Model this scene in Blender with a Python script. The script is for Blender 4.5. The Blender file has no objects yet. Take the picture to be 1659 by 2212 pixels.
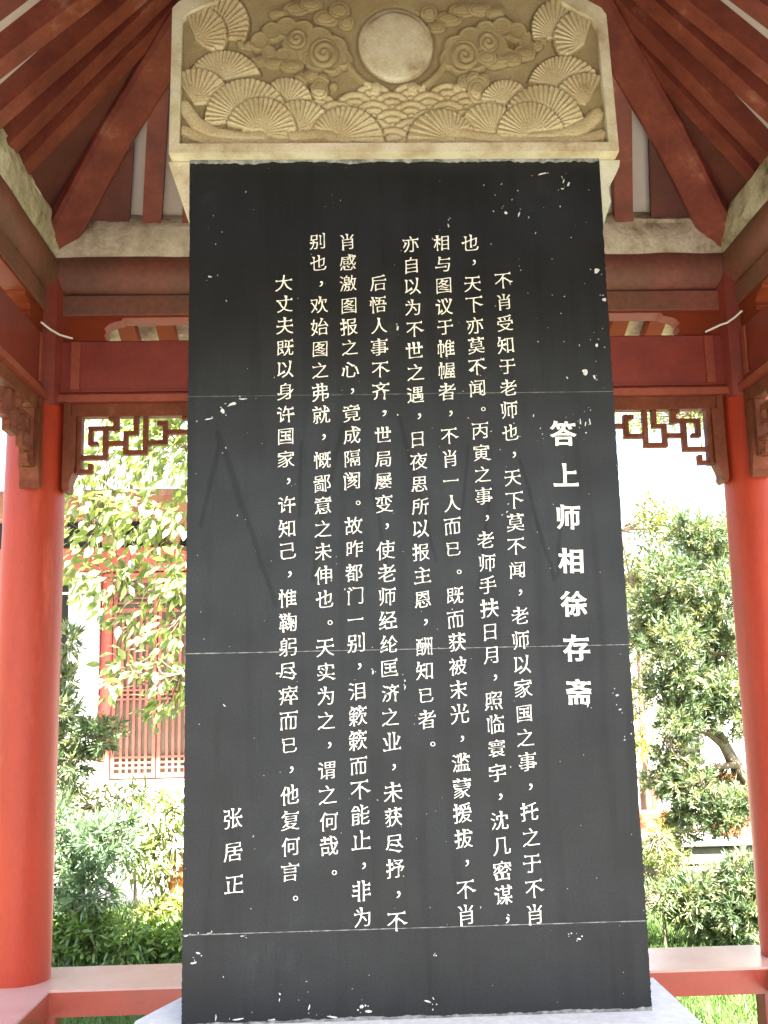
# Stone stele with a carved cap inside a small red timber pavilion, garden behind.
import bpy, math, random
import numpy as np
from mathutils import Vector, Matrix, noise as mnoise

S = bpy.context.scene
COL = S.collection
R = math.radians

# ------------------------------------------------------------------ camera
cam_d = bpy.data.cameras.new('camera')
cam = bpy.data.objects.new('camera', cam_d)
COL.objects.link(cam)
S.camera = cam
yaw, pit, rol = R(2.131), R(9.972), R(-1.310)
cy, sy = math.cos(yaw), math.sin(yaw)
fwd = Vector((math.cos(pit) * sy, math.cos(pit) * cy, math.sin(pit)))
r0 = Vector((cy, -sy, 0)); u0 = r0.cross(fwd)
rt = math.cos(rol) * r0 + math.sin(rol) * u0
up = -math.sin(rol) * r0 + math.cos(rol) * u0
cam.matrix_world = Matrix(((rt.x, up.x, -fwd.x, 0), (rt.y, up.y, -fwd.y, 0), (rt.z, up.z, -fwd.z, 1.6), (0, 0, 0, 1)))
cam_d.sensor_fit = 'VERTICAL'
cam_d.sensor_height = 24
cam_d.lens = 24 * 2252 / 2212
cam_d.clip_start = 0.05
cam_d.clip_end = 1000

# ------------------------------------------------------------------ sky, sun, exposure
SUN_EL, SUN_AZ = R(54), R(162)          # azimuth clockwise from +y
w = bpy.data.worlds.new('World'); S.world = w; w.use_nodes = True
nt = w.node_tree
sky = nt.nodes.new('ShaderNodeTexSky'); sky.sky_type = 'NISHITA'; sky.sun_disc = False
sky.sun_elevation = SUN_EL; sky.sun_rotation = SUN_AZ; sky.air_density = 1.2; sky.dust_density = 3.0; sky.ozone_density = 1.0
nt.nodes['Background'].inputs[1].default_value = 0.055
nt.links.new(sky.outputs[0], nt.nodes['Background'].inputs[0])
sd = bpy.data.lights.new('sun', 'SUN'); sd.energy = 5.0; sd.angle = R(0.6); sd.color = (1.0, 0.94, 0.83)
so = bpy.data.objects.new('sun', sd); COL.objects.link(so)
sdir = Vector((math.sin(SUN_AZ) * math.cos(SUN_EL), math.cos(SUN_AZ) * math.cos(SUN_EL), math.sin(SUN_EL)))
so.rotation_euler = sdir.to_track_quat('Z', 'Y').to_euler()
so.location = sdir * 30
S.view_settings.view_transform = 'Standard'
S.view_settings.look = 'None'
S.view_settings.gamma = 1
S.view_settings.use_curve_mapping = False
S.view_settings.exposure = 4.0
S.cycles.max_bounces = 8
S.cycles.diffuse_bounces = 5
S.cycles.transparent_max_bounces = 8
S.cycles.sample_clamp_indirect = 6.0
S.cycles.use_denoising = True

rnd = random.Random(7)
rng = np.random.default_rng(11)

# ------------------------------------------------------------------ materials
def mat(name, c1, c2=None, c3=None, rough=.6, scale=4., detail=4., bump=0., bscale=30., spec=.5, lo=.35, hi=.65, island=0., trans=0., fine=0., fscale=60.,
        stretch=None, coat=0.):
    m = bpy.data.materials.new(name); m.use_nodes = True
    t = m.node_tree; N = t.nodes; L = t.links
    b = N['Principled BSDF']; out = N['Material Output']
    geo = N.new('ShaderNodeNewGeometry')
    src = geo.outputs['Position']
    if stretch:
        mp = N.new('ShaderNodeMapping'); mp.inputs['Scale'].default_value = stretch
        L.new(src, mp.inputs[0]); src = mp.outputs[0]
    col = None
    def rgb(c): return (c[0], c[1], c[2], 1)
    if c2:
        n = N.new('ShaderNodeTexNoise'); n.inputs['Scale'].default_value = scale; n.inputs['Detail'].default_value = detail
        n.inputs['Roughness'].default_value = .62
        L.new(src, n.inputs['Vector'])
        cr = N.new('ShaderNodeValToRGB'); cr.color_ramp.elements[0].position = lo; cr.color_ramp.elements[1].position = hi
        cr.color_ramp.elements[0].color = rgb(c1); cr.color_ramp.elements[1].color = rgb(c2)
        if c3:
            e = cr.color_ramp.elements.new(min(.98, hi + .12)); e.color = rgb(c3)
        L.new(n.outputs[0], cr.inputs[0]); col = cr.outputs[0]
    if fine:
        n2 = N.new('ShaderNodeTexNoise'); n2.inputs['Scale'].default_value = fscale; n2.inputs['Detail'].default_value = 3
        L.new(src, n2.inputs['Vector'])
        mr = N.new('ShaderNodeMapRange'); mr.inputs[1].default_value = .3; mr.inputs[2].default_value = .7
        mr.inputs[3].default_value = 1 - fine; mr.inputs[4].default_value = 1 + fine
        L.new(n2.outputs[0], mr.inputs[0])
        mx = N.new('ShaderNodeMix'); mx.data_type = 'RGBA'; mx.blend_type = 'MULTIPLY'; mx.inputs[0].default_value = 1
        if col: L.new(col, mx.inputs[6])
        else: mx.inputs[6].default_value = rgb(c1)
        L.new(mr.outputs[0], mx.inputs[7]); col = mx.outputs[2]
    if island:
        oi = N.new('ShaderNodeObjectInfo')
        ad = N.new('ShaderNodeMath'); ad.operation = 'ADD'; L.new(geo.outputs['Random Per Island'], ad.inputs[0]); L.new(oi.outputs['Random'], ad.inputs[1])
        fr = N.new('ShaderNodeMath'); fr.operation = 'FRACT'; L.new(ad.outputs[0], fr.inputs[0])
        mr = N.new('ShaderNodeMapRange'); mr.inputs[3].default_value = 1 - island; mr.inputs[4].default_value = 1 + island
        L.new(fr.outputs[0], mr.inputs[0])
        mx = N.new('ShaderNodeMix'); mx.data_type = 'RGBA'; mx.blend_type = 'MULTIPLY'; mx.inputs[0].default_value = 1
        if col: L.new(col, mx.inputs[6])
        else: mx.inputs[6].default_value = rgb(c1)
        L.new(mr.outputs[0], mx.inputs[7]); col = mx.outputs[2]
    if col: L.new(col, b.inputs['Base Color'])
    else: b.inputs['Base Color'].default_value = rgb(c1)
    b.inputs['Roughness'].default_value = rough
    b.inputs['Specular IOR Level'].default_value = spec
    if coat:
        b.inputs['Coat Weight'].default_value = coat; b.inputs['Coat Roughness'].default_value = .25
    if bump:
        nb = N.new('ShaderNodeTexNoise'); nb.inputs['Scale'].default_value = bscale; nb.inputs['Detail'].default_value = 5
        L.new(src, nb.inputs['Vector'])
        bp = N.new('ShaderNodeBump'); bp.inputs['Strength'].default_value = min(1, bump); bp.inputs['Distance'].default_value = .01 * max(1, bump)
        L.new(nb.outputs[0], bp.inputs['Height']); L.new(bp.outputs[0], b.inputs['Normal'])
    if trans:
        tr = N.new('ShaderNodeBsdfTranslucent')
        hs = N.new('ShaderNodeMix'); hs.data_type = 'RGBA'; hs.blend_type = 'MULTIPLY'; hs.inputs[0].default_value = 1
        if col: L.new(col, hs.inputs[6])
        else: hs.inputs[6].default_value = rgb(c1)
        hs.inputs[7].default_value = (1.5, 1.5, .6, 1)
        L.new(hs.outputs[2], tr.inputs[0])
        ms = N.new('ShaderNodeMixShader'); ms.inputs[0].default_value = trans
        L.new(b.outputs[0], ms.inputs[1]); L.new(tr.outputs[0], ms.inputs[2]); L.new(ms.outputs[0], out.inputs[0])
    return m

M = {}
M['pillar'] = mat('pillar_paint', (.36, .034, .012), (.30, .028, .011), (.40, .055, .026), spec=.35, rough=.5, scale=3.2, detail=8, bump=.10, bscale=16, fine=.08, fscale=60, coat=0, stretch=(2.2, 2.2, .5), lo=.4, hi=.6)
M['red_wood'] = mat('red_wood', (.21, .038, .022), (.30, .066, .036), (.42, .17, .12), rough=.5, scale=3.2, bump=.12, bscale=26, fine=.12, fscale=45)
M['bench'] = mat('bench_paint', (.36, .045, .018), (.30, .038, .016), (.42, .09, .05), rough=.42, scale=3, bump=.06, bscale=14, fine=.08, fscale=60, coat=.9)
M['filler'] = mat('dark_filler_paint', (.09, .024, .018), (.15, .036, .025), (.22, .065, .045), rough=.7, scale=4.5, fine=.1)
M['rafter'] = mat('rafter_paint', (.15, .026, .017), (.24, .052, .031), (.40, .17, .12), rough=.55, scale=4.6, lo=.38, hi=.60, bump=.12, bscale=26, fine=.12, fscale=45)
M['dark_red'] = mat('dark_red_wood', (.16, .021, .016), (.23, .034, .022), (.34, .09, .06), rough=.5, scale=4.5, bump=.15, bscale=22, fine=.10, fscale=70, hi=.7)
M['brown_red'] = mat('dusty_brown_red_wood', (.13, .055, .036), (.21, .062, .042), (.27, .12, .08), rough=.65, scale=2.8, bump=.1, fine=.15, fscale=40)
M['fret'] = mat('fret_wood', (.11, .026, .012), (.16, .040, .019), (.22, .08, .05), spec=.25, rough=.7, scale=9, bump=.15, bscale=60, fine=.15)
M['plaster'] = mat('old_plaster', (.60, .52, .43), (.42, .34, .25), (.16, .11, .075), rough=.9, scale=8, detail=12, lo=.42, bump=1.6, bscale=22, fine=.1, hi=.60)
M['ceiling'] = mat('ceiling_plaster', (.62, .56, .52), (.54, .46, .41), (.44, .36, .30), rough=.9, scale=3, bump=.2)
M['stone'] = mat('carved_stone', (.47, .39, .24), (.38, .29, .16), (.24, .15, .06), rough=.8, scale=7, detail=12, bump=.5, bscale=150, fine=.16, fscale=240, lo=.4, hi=.62)
M['stone_rough'] = mat('pecked_stone', (.43, .335, .18), (.34, .25, .12), (.24, .16, .07), rough=.9, scale=9, detail=7, bump=.9, bscale=420, fine=.22, fscale=420, hi=.7)
M['frame_stone'] = mat('frame_stone', (.50, .45, .34), (.38, .31, .20), (.20, .14, .08), rough=.8, scale=8, detail=14, lo=.42, hi=.60, bump=.25, bscale=70, fine=.12, fscale=180)
M['moss_stone'] = mat('stained_stone', (.50, .48, .38), (.36, .36, .27), (.16, .17, .12), rough=.8, scale=7, detail=6, bump=.3, bscale=60, hi=.6)
M['pedestal'] = mat('pedestal_stone', (.62, .61, .60), (.55, .54, .53), rough=.6, scale=5, bump=.2, fine=.1)
M['mortar'] = mat('mortar', (.26, .255, .24), (.08, .08, .075), rough=.9, scale=40, bump=.6, bscale=120)
M['white_paint'] = mat('letter_paint', (.80, .76, .68), (.66, .62, .54), (.20, .19, .17), rough=.8, scale=170, detail=6, lo=.42, hi=.62, bump=.4, bscale=300)
M['joint_dim'] = mat('dark_joint', (.03, .03, .03), (.12, .12, .11), rough=.9, scale=30)
M['chip'] = mat('chipped_white', (.62, .62, .60), (.32, .32, .32), rough=.8, scale=90, bump=.5, bscale=200)
M['ground'] = mat('soil_and_lawn', (.07, .09, .03), (.10, .13, .045), rough=.95, scale=2, bump=.5)
M['paving'] = mat('pale_paving', (.48, .46, .42), (.42, .40, .36), rough=.85, scale=1.2, bump=.3, fine=.1)
M['floor'] = mat('grey_brick_floor', (.12, .12, .12), (.095, .095, .095), rough=.8, scale=3, bump=.3)
M['hedge_leaf'] = mat('hedge_leaf', (.12, .19, .055), rough=.35, island=.5, trans=.4)
M['bench_top'] = mat('skylit_bench_top', (.58, .36, .30), (.52, .28, .22), (.62, .46, .40), rough=.35, scale=3, bump=.05, coat=.6)  # pale tone puts the bright skylight on the seat into its colour
M['grass'] = mat('grass_blades', (.075, .135, .032), rough=.6, island=.45, trans=.35)
M['leaf'] = mat('broad_leaf', (.19, .235, .115), rough=.30, island=.45, trans=.5)
M['leaf2'] = mat('shrub_leaf', (.085, .13, .045), rough=.35, island=.45, trans=.35)
M['needle'] = mat('podocarp_leaf', (.085, .125, .065), rough=.36, island=.5, trans=.28)
M['needle2'] = mat('podocarp_leaf_sunlit', (.19, .21, .11), rough=.38, island=.5, trans=.3)  # paler copy of the podocarp leaf, sunlight put into the colour
M['pale_leaf'] = mat('far_leaf', (.17, .20, .07), rough=.5, island=.4, trans=.45)
M['bark'] = mat('bark', (.10, .075, .05), (.17, .13, .09), rough=.9, scale=25, bump=.8, bscale=60)
M['white_wall'] = mat('white_wall', (.62, .63, .64), (.55, .56, .57), rough=.9, scale=1.5, bump=.15, fine=.05)
M['dark'] = mat('dark_interior', (.02, .02, .02), rough=.8)
M['paper'] = mat('window_paper', (.15, .12, .085), (.11, .09, .065), rough=.8, scale=3)
M['lattice'] = mat('lattice_paint', (.20, .058, .040), (.27, .085, .06), rough=.5, scale=6, fine=.08)
M['hall_red'] = mat('hall_beam_red', (.46, .07, .055), (.54, .10, .08), rough=.5, scale=2, fine=.06)
M['hall_brown'] = mat('hall_timber', (.26, .12, .085), (.34, .17, .12), rough=.7, scale=5, bump=.3)
M['retain'] = mat('retaining_wall', (.12, .11, .09), (.075, .07, .058), (.045, .045, .036), rough=.95, scale=3, detail=8, bump=.9, bscale=12)  # weathered grey, darkened to put the tree's shade into the colour
M['coping'] = mat('coping_stone', (.55, .53, .50), (.46, .44, .41), rough=.85, scale=4, bump=.3)
M['terracotta'] = mat('red_glaze', (.48, .10, .05), (.40, .08, .04), rough=.5, scale=6)
M['table'] = mat('dark_table_wood', (.09, .04, .025), (.13, .06, .04), rough=.45, scale=8)
M['cloth'] = mat('orange_red_cloth', (.65, .09, .03), (.58, .07, .025), rough=.8, scale=4)
M['sign_or'] = mat('orange_sign_wood', (.55, .17, .04), (.48, .13, .03), rough=.5, scale=5)
M['tile'] = mat('grey_roof_tile', (.09, .09, .095), (.13, .13, .13), rough=.85, scale=5, bump=.3)
M['cable'] = mat('white_cable', (.75, .72, .68), rough=.5)
M['needle_pale'] = mat('podocarp_leaf_bluish', (.13, .19, .12), rough=.35, island=.45, trans=.35)
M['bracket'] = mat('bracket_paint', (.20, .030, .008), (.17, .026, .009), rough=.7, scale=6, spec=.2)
M['rock'] = mat('garden_rock', (.20, .19, .18), (.30, .29, .27), rough=.95, scale=6, bump=1, bscale=18)
M['tan_board'] = mat('tan_board', (.36, .22, .15), (.30, .18, .12), rough=.8, scale=4)

# stele slate: polished near-black stone, mottled, with old dark drip streaks and pin-prick flecks
def make_slate():
    m = mat('black_slate', (.0050, .0056, .0064), (.0085, .0098, .0115), (.015, .0172, .0195), rough=.42, spec=.42, scale=4.2, detail=12, fine=.35, fscale=160, lo=.3, hi=.62)
    t = m.node_tree; N = t.nodes; L = t.links; b = N['Principled BSDF']
    geo = N['Geometry'] if 'Geometry' in N else N.new('ShaderNodeNewGeometry')
    base = b.inputs['Base Color'].links[0].from_socket
    sep = N.new('ShaderNodeVectorMath'); sep.operation = 'MULTIPLY'; sep.inputs[1].default_value = (1, 0, 1)
    nz = N.new('ShaderNodeTexNoise'); nz.inputs['Scale'].default_value = 7; L.new(geo.outputs['Position'], nz.inputs['Vector'])
    nzs = N.new('ShaderNodeVectorMath'); nzs.operation = 'SCALE'; nzs.inputs[3].default_value = .022
    L.new(nz.outputs['Color'], nzs.inputs[0])
    adv = N.new('ShaderNodeVectorMath'); adv.operation = 'ADD'; L.new(geo.outputs['Position'], adv.inputs[0]); L.new(nzs.outputs[0], adv.inputs[1])
    L.new(adv.outputs[0], sep.inputs[0])
    segs = [(-.372, 2.37, -.30, 2.15, .010), (-.30, 2.15, -.205, 1.86, .008), (-.365, 2.36, -.42, 2.10, .007), (.00, 2.40, -.075, 2.10, .008), (-.075, 2.10, -.10, 1.93, .007),
            (.10, 2.35, .075, 2.22, .006), (.075, 2.22, .12, 1.95, .006), (.16, 2.42, .235, 2.12, .006), (.235, 2.12, .26, 1.98, .005),
            (.37, 2.32, .335, 2.10, .005), (.52, 2.28, .60, 1.92, .006), (.61, 1.93, .63, 2.12, .005), (-.13, 2.34, -.135, 2.12, .006), (.43, 2.2, .38, 1.9, .004)]
    acc = None
    for (ax, az, bx, bz, wd) in segs:
        ab = Vector((bx - ax, 0, bz - az)); l2 = ab.length_squared
        s1 = N.new('ShaderNodeVectorMath'); s1.operation = 'SUBTRACT'; s1.inputs[1].default_value = (ax + .011, 0, az + .011); L.new(sep.outputs[0], s1.inputs[0])
        dt = N.new('ShaderNodeVectorMath'); dt.operation = 'DOT_PRODUCT'; dt.inputs[1].default_value = ab / l2; L.new(s1.outputs[0], dt.inputs[0])
        cl = N.new('ShaderNodeMath'); cl.operation = 'MULTIPLY'; cl.use_clamp = True; cl.inputs[1].default_value = 1; L.new(dt.outputs['Value'], cl.inputs[0])
        sc = N.new('ShaderNodeVectorMath'); sc.operation = 'SCALE'; sc.inputs[0].default_value = ab; L.new(cl.outputs[0], sc.inputs[3])
        s2 = N.new('ShaderNodeVectorMath'); s2.operation = 'SUBTRACT'; L.new(s1.outputs[0], s2.inputs[0]); L.new(sc.outputs[0], s2.inputs[1])
        ln = N.new('ShaderNodeVectorMath'); ln.operation = 'LENGTH'; L.new(s2.outputs[0], ln.inputs[0])
        mr = N.new('ShaderNodeMapRange'); mr.interpolation_type = 'SMOOTHSTEP'; mr.inputs[1].default_value = wd * .3; mr.inputs[2].default_value = wd * 1.5
        mr.inputs[3].default_value = 1; mr.inputs[4].default_value = 0; L.new(ln.outputs['Value'], mr.inputs[0])
        if acc is None: acc = mr.outputs[0]
        else:
            mxm = N.new('ShaderNodeMath'); mxm.operation = 'MAXIMUM'; L.new(acc, mxm.inputs[0]); L.new(mr.outputs[0], mxm.inputs[1]); acc = mxm.outputs[0]
    # soft vertical rain streaking in the lower half
    mp = N.new('ShaderNodeMapping'); mp.inputs['Scale'].default_value = (14, 1, 1.1); L.new(geo.outputs['Position'], mp.inputs[0])
    vs = N.new('ShaderNodeTexNoise'); vs.inputs['Scale'].default_value = 1.6; vs.inputs['Detail'].default_value = 5; L.new(mp.outputs[0], vs.inputs['Vector'])
    vr = N.new('ShaderNodeMapRange'); vr.inputs[1].default_value = .5; vr.inputs[2].default_value = .75; vr.inputs[3].default_value = 0; vr.inputs[4].default_value = .35; L.new(vs.outputs[0], vr.inputs[0])
    ad = N.new('ShaderNodeMath'); ad.operation = 'MULTIPLY_ADD'; ad.use_clamp = True; ad.inputs[1].default_value = .42; L.new(acc, ad.inputs[0]); L.new(vr.outputs[0], ad.inputs[2])
    mx = N.new('ShaderNodeMix'); mx.data_type = 'RGBA'; L.new(ad.outputs[0], mx.inputs[0]); L.new(base, mx.inputs[6]); mx.inputs[7].default_value = (.006, .006, .006, 1)
    # flecks
    vo = N.new('ShaderNodeTexVoronoi'); vo.inputs['Scale'].default_value = 42; L.new(geo.outputs['Position'], vo.inputs['Vector'])
    v1 = N.new('ShaderNodeMath'); v1.operation = 'LESS_THAN'; v1.inputs[1].default_value = .045; L.new(vo.outputs['Distance'], v1.inputs[0])
    sx = N.new('ShaderNodeSeparateColor'); L.new(vo.outputs['Color'], sx.inputs[0])
    v2 = N.new('ShaderNodeMath'); v2.operation = 'GREATER_THAN'; v2.inputs[1].default_value = .72; L.new(sx.outputs[0], v2.inputs[0])
    v3 = N.new('ShaderNodeMath'); v3.operation = 'MULTIPLY'; L.new(v1.outputs[0], v3.inputs[0]); L.new(v2.outputs[0], v3.inputs[1])
    m2 = N.new('ShaderNodeMix'); m2.data_type = 'RGBA'; L.new(v3.outputs[0], m2.inputs[0]); L.new(mx.outputs[2], m2.inputs[6]); m2.inputs[7].default_value = (.35, .35, .33, 1)
    L.new(m2.outputs[2], b.inputs['Base Color'])
    rr = N.new('ShaderNodeMapRange'); rr.inputs[1].default_value = .3; rr.inputs[2].default_value = .7; rr.inputs[3].default_value = .40; rr.inputs[4].default_value = .52
    L.new(nz.outputs[0], rr.inputs[0]); L.new(rr.outputs[0], b.inputs['Roughness'])
    sp = N.new('ShaderNodeMapRange'); sp.inputs[3].default_value = .27; sp.inputs[4].default_value = .12; L.new(ad.outputs[0], sp.inputs[0]); L.new(sp.outputs[0], b.inputs['Specular IOR Level'])
    return m
M['slate'] = make_slate()

# ------------------------------------------------------------------ mesh helpers
def mesh_np(name, verts, faces, smooth=False):
    me = bpy.data.meshes.new(name)
    verts = np.asarray(verts, np.float32); faces = np.asarray(faces, np.int32)
    k = faces.shape[1]; nf = len(faces)
    me.vertices.add(len(verts)); me.vertices.foreach_set('co', verts.ravel())
    me.loops.add(nf * k); me.loops.foreach_set('vertex_index', faces.ravel())
    me.polygons.add(nf); me.polygons.foreach_set('loop_start', np.arange(0, nf * k, k, dtype=np.int32))
    if smooth: me.polygons.foreach_set('use_smooth', np.ones(nf, bool))
    me.update(calc_edges=True)
    return me

class MB:
    def __init__(s): s.v = []; s.f = []
    def add(s, vs, fs):
        o = len(s.v); s.v += [tuple(v) for v in vs]; s.f += [tuple(i + o for i in f) for f in fs]; return s
    def box(s, x0, x1, y0, y1, z0, z1, b=0.0):
        if b <= 0:
            vs = [(x, y, z) for z in (z0, z1) for y in (y0, y1) for x in (x0, x1)]
            return s.add(vs, [(0, 2, 3, 1), (4, 5, 7, 6), (0, 1, 5, 4), (2, 6, 7, 3), (0, 4, 6, 2), (1, 3, 7, 5)])
        import bmesh
        bm = bmesh.new(); bmesh.ops.create_cube(bm, size=1)
        for v in bm.verts: v.co = Vector(((x0 + x1) / 2 + v.co.x * (x1 - x0), (y0 + y1) / 2 + v.co.y * (y1 - y0), (z0 + z1) / 2 + v.co.z * (z1 - z0)))
        bmesh.ops.bevel(bm, geom=bm.edges[:], offset=b, segments=1, affect='EDGES')
        bm.verts.index_update()
        s.add([v.co[:] for v in bm.verts], [[v.index for v in f.verts] for f in bm.faces]); bm.free(); return s
    def prism(s, poly, a0, a1, ax):
        """poly in 2D extruded along axis ax ('x','y','z'); for 'y' poly=(x,z), 'x' poly=(y,z), 'z' poly=(x,y)"""
        n = len(poly)
        def mk(p, a): return {'y': (p[0], a, p[1]), 'x': (a, p[0], p[1]), 'z': (p[0], p[1], a)}[ax]
        vs = [mk(p, a0) for p in poly] + [mk(p, a1) for p in poly]
        fs = [tuple(range(n)), tuple(range(2 * n - 1, n - 1, -1))] + [(i, i + n, (i + 1) % n + n, (i + 1) % n) for i in range(n)]
        return s.add(vs, fs)
    def tube(s, pts, rad, n=8, cap=True):
        pts = [Vector(p) for p in pts]; rad = rad if isinstance(rad, (list, tuple)) else [rad] * len(pts)
        vs = []
        for i, p in enumerate(pts):
            d = (pts[min(i + 1, len(pts) - 1)] - pts[max(i - 1, 0)]).normalized()
            a = d.cross(Vector((0, 0, 1)) if abs(d.z) < .9 else Vector((1, 0, 0))).normalized(); b = d.cross(a)
            for j in range(n):
                t = 2 * math.pi * j / n
                vs.append(p + (a * math.cos(t) + b * math.sin(t)) * rad[i])
        fs = [(i * n + j, i * n + (j + 1) % n, (i + 1) * n + (j + 1) % n, (i + 1) * n + j) for i in range(len(pts) - 1) for j in range(n)]
        if cap: fs += [tuple(range(n - 1, -1, -1)), tuple(range((len(pts) - 1) * n, len(pts) * n))]
        return s.add(vs, fs)
    def lathe(s, prof, cx, cy, n=32):
        vs = [(cx + r * math.cos(2 * math.pi * j / n), cy + r * math.sin(2 * math.pi * j / n), z) for r, z in prof for j in range(n)]
        fs = [(i * n + j, i * n + (j + 1) % n, (i + 1) * n + (j + 1) % n, (i + 1) * n + j) for i in range(len(prof) - 1) for j in range(n)]
        fs += [tuple(range(n - 1, -1, -1)), tuple(range((len(prof) - 1) * n, len(prof) * n))]
        return s.add(vs, fs)
    def xf(s, M4):
        s.v = [tuple(M4 @ Vector(v)) for v in s.v]; return s
    def mesh(s, name, smooth=False):
        me = bpy.data.meshes.new(name); me.from_pydata(s.v, [], s.f)
        import bmesh
        bm = bmesh.new(); bm.from_mesh(me); bmesh.ops.recalc_face_normals(bm, faces=bm.faces[:]); bm.to_mesh(me); bm.free()
        if smooth:
            me.polygons.foreach_set('use_smooth', np.ones(len(me.polygons), bool))
            me.set_sharp_from_angle(angle=R(40))
        return me

def obj(name, me, m=None, parent=None, mw=None):
    o = bpy.data.objects.new(name, me); COL.objects.link(o)
    if m is not None and me is not None and not me.materials: me.materials.append(m)
    if mw is not None: o.matrix_basis = mw
    if parent: o.parent = parent
    return o
def thing(name, label, cat, group=None, loc=(0, 0, 0)):
    o = bpy.data.objects.new(name, None); COL.objects.link(o); o.location = loc; o.empty_display_size = .2
    return tag(o, label, cat, group)
def tag(o, label, cat, group=None, kind=None):
    if label: o['label'] = label
    if cat: o['category'] = cat
    if group: o['group'] = group
    if kind: o['kind'] = kind
    return o
def child(parent, name, me, m, mw=None):
    """child whose mesh is given in world coordinates (parent has only a location)"""
    o = obj(name, me, m, parent)
    off = Matrix.Translation(-parent_loc(parent))
    o.matrix_basis = off @ (mw or Matrix())
    return o
def parent_loc(p):
    v = Vector((0, 0, 0))
    while p is not None:
        v += p.matrix_basis.translation; p = p.parent
    return v

# ------------------------------------------------------------------ ground and paving
def sheet(name, x0, x1, y0, y1, z, m, nx=1, ny=1, amp=0):
    xs = np.linspace(x0, x1, nx + 1); ys = np.linspace(y0, y1, ny + 1)
    X, Y = np.meshgrid(xs, ys); Z = np.full_like(X, z)
    if amp:
        Z = Z + amp * (np.sin(X * 1.3) * np.cos(Y * .9 + .4) + .5 * np.sin(X * 3.1 + Y * 2.2))
    v = np.stack([X.ravel(), Y.ravel(), Z.ravel()], 1)
    i = np.arange(nx * ny).reshape(ny, nx); r = i // nx; c = i % nx
    a = (r * (nx + 1) + c).ravel()
    f = np.stack([a, a + 1, a + nx + 2, a + nx + 1], 1)
    o = obj(name, mesh_np(name, v, f), m); o['kind'] = 'structure'; return o
sheet('ground', -300, 300, -300, 300, -.36, M['ground'])
sheet('front_path', -30, 30, -40, -.4, -.352, M['floor'])
sheet('back_path', -14, 2.2, 10.6, 14.2, -.352, M['paving'])
fl = obj('pavilion_floor', MB().box(-2.0, 2.5, .75, 5.05, -.35, 0, .01).mesh('pavilion_floor'), M['floor']); fl['kind'] = 'structure'

# ------------------------------------------------------------------ pavilion
CX, CY = .247, 3.07
HB = 1.67
pav = thing('pavilion', 'square red timber pavilion with round pillars and hip rafters sheltering the black stele', 'pavilion', loc=(CX, CY, 0))
def side(k):
    return Matrix.Rotation(k * math.pi / 2, 4, 'Z')
def ppart(name, me, m, k=0):
    o = obj(name, me, m, pav); o.matrix_basis = side(k); return o

pm = MB().lathe([(.137, .0), (.137, 1.0), (.135, 2.2), (.131, 2.96), (.125, 3.0), (.122, 3.62)], 0, 0, 40).mesh('pillar', True)
for sx in (-1, 1):
    for s2 in (-1, 1):
        o = obj('pillar', pm, M['pillar'], pav); o.location = (sx * HB, s2 * HB, 0)
pbm = MB().lathe([(.20, 0), (.21, .05), (.19, .10), (.15, .13)], 0, 0, 28).mesh('pillar_base', True)
for sx in (-1, 1):
    for s2 in (-1, 1):
        o = obj('pillar_base', pbm, M['pedestal'], pav); o.location = (sx * HB, s2 * HB, 0)
# dark casing of the pillar head between the beams
cm = MB().prism([(-.10, -.10), (.0, -.142), (.10, -.10), (.142, 0), (.10, .10), (0, .142), (-.10, .10), (-.142, 0)], 2.94, 3.62, 'z').mesh('pillar_head')
for sx in (-1, 1):
    for s2 in (-1, 1):
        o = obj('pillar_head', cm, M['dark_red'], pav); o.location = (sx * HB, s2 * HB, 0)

lint = MB().box(-1.575, 1.575, 1.615, 1.725, 3.004, 3.256, .006).mesh('lintel_beam')
mold = MB().prism([(1.592, 2.957), (1.748, 2.957), (1.748, 2.990), (1.735, 3.003), (1.605, 3.003), (1.592, 2.990)], -1.56, 1.56, 'x').mesh('lintel_moulding')
mold2 = MB().box(-1.50, 1.50, 1.606, 1.734, 3.006, 3.016).mesh('lintel_bead')
strip = MB().box(-.022, .022, 1.603, 1.6145, 3.02, 3.25, .003).mesh('lintel_end_strip')
def log(nm, y, z, rad, l0, l1, n=28, seed=0):
    pts = [(l0 + (l1 - l0) * i / 14, y + .004 * math.sin(i * 1.7 + seed), z + .005 * math.sin(i * 1.1 + seed)) for i in range(15)]
    return MB().tube(pts, rad, n).mesh(nm, True)
purl = log('round_purlin', 1.675, 3.588, .112, -1.95, 1.95)
board = MB().box(-1.56, 1.56, 1.612, 1.732, 3.38, 3.479, .004).mesh('cornice_board')
under = MB().box(-1.56, 1.56, 1.62, 1.728, 3.369, 3.3795).mesh('cornice_lit_strip')  # added strip, its colour carries the orange light on the cornice underside
bk = [(1.55, 3.3685), (1.275, 3.3685), (1.285, 3.356), (1.318, 3.350), (1.345, 3.338), (1.362, 3.318), (1.352, 3.300), (1.362, 3.282), (1.352, 3.258), (1.55, 3.258)]
brL = MB().prism([(-a, b) for a, b in bk], 1.625, 1.715, 'y').mesh('corner_bracket')
brR = MB().prism(bk, 1.625, 1.715, 'y').mesh('corner_bracket')
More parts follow.
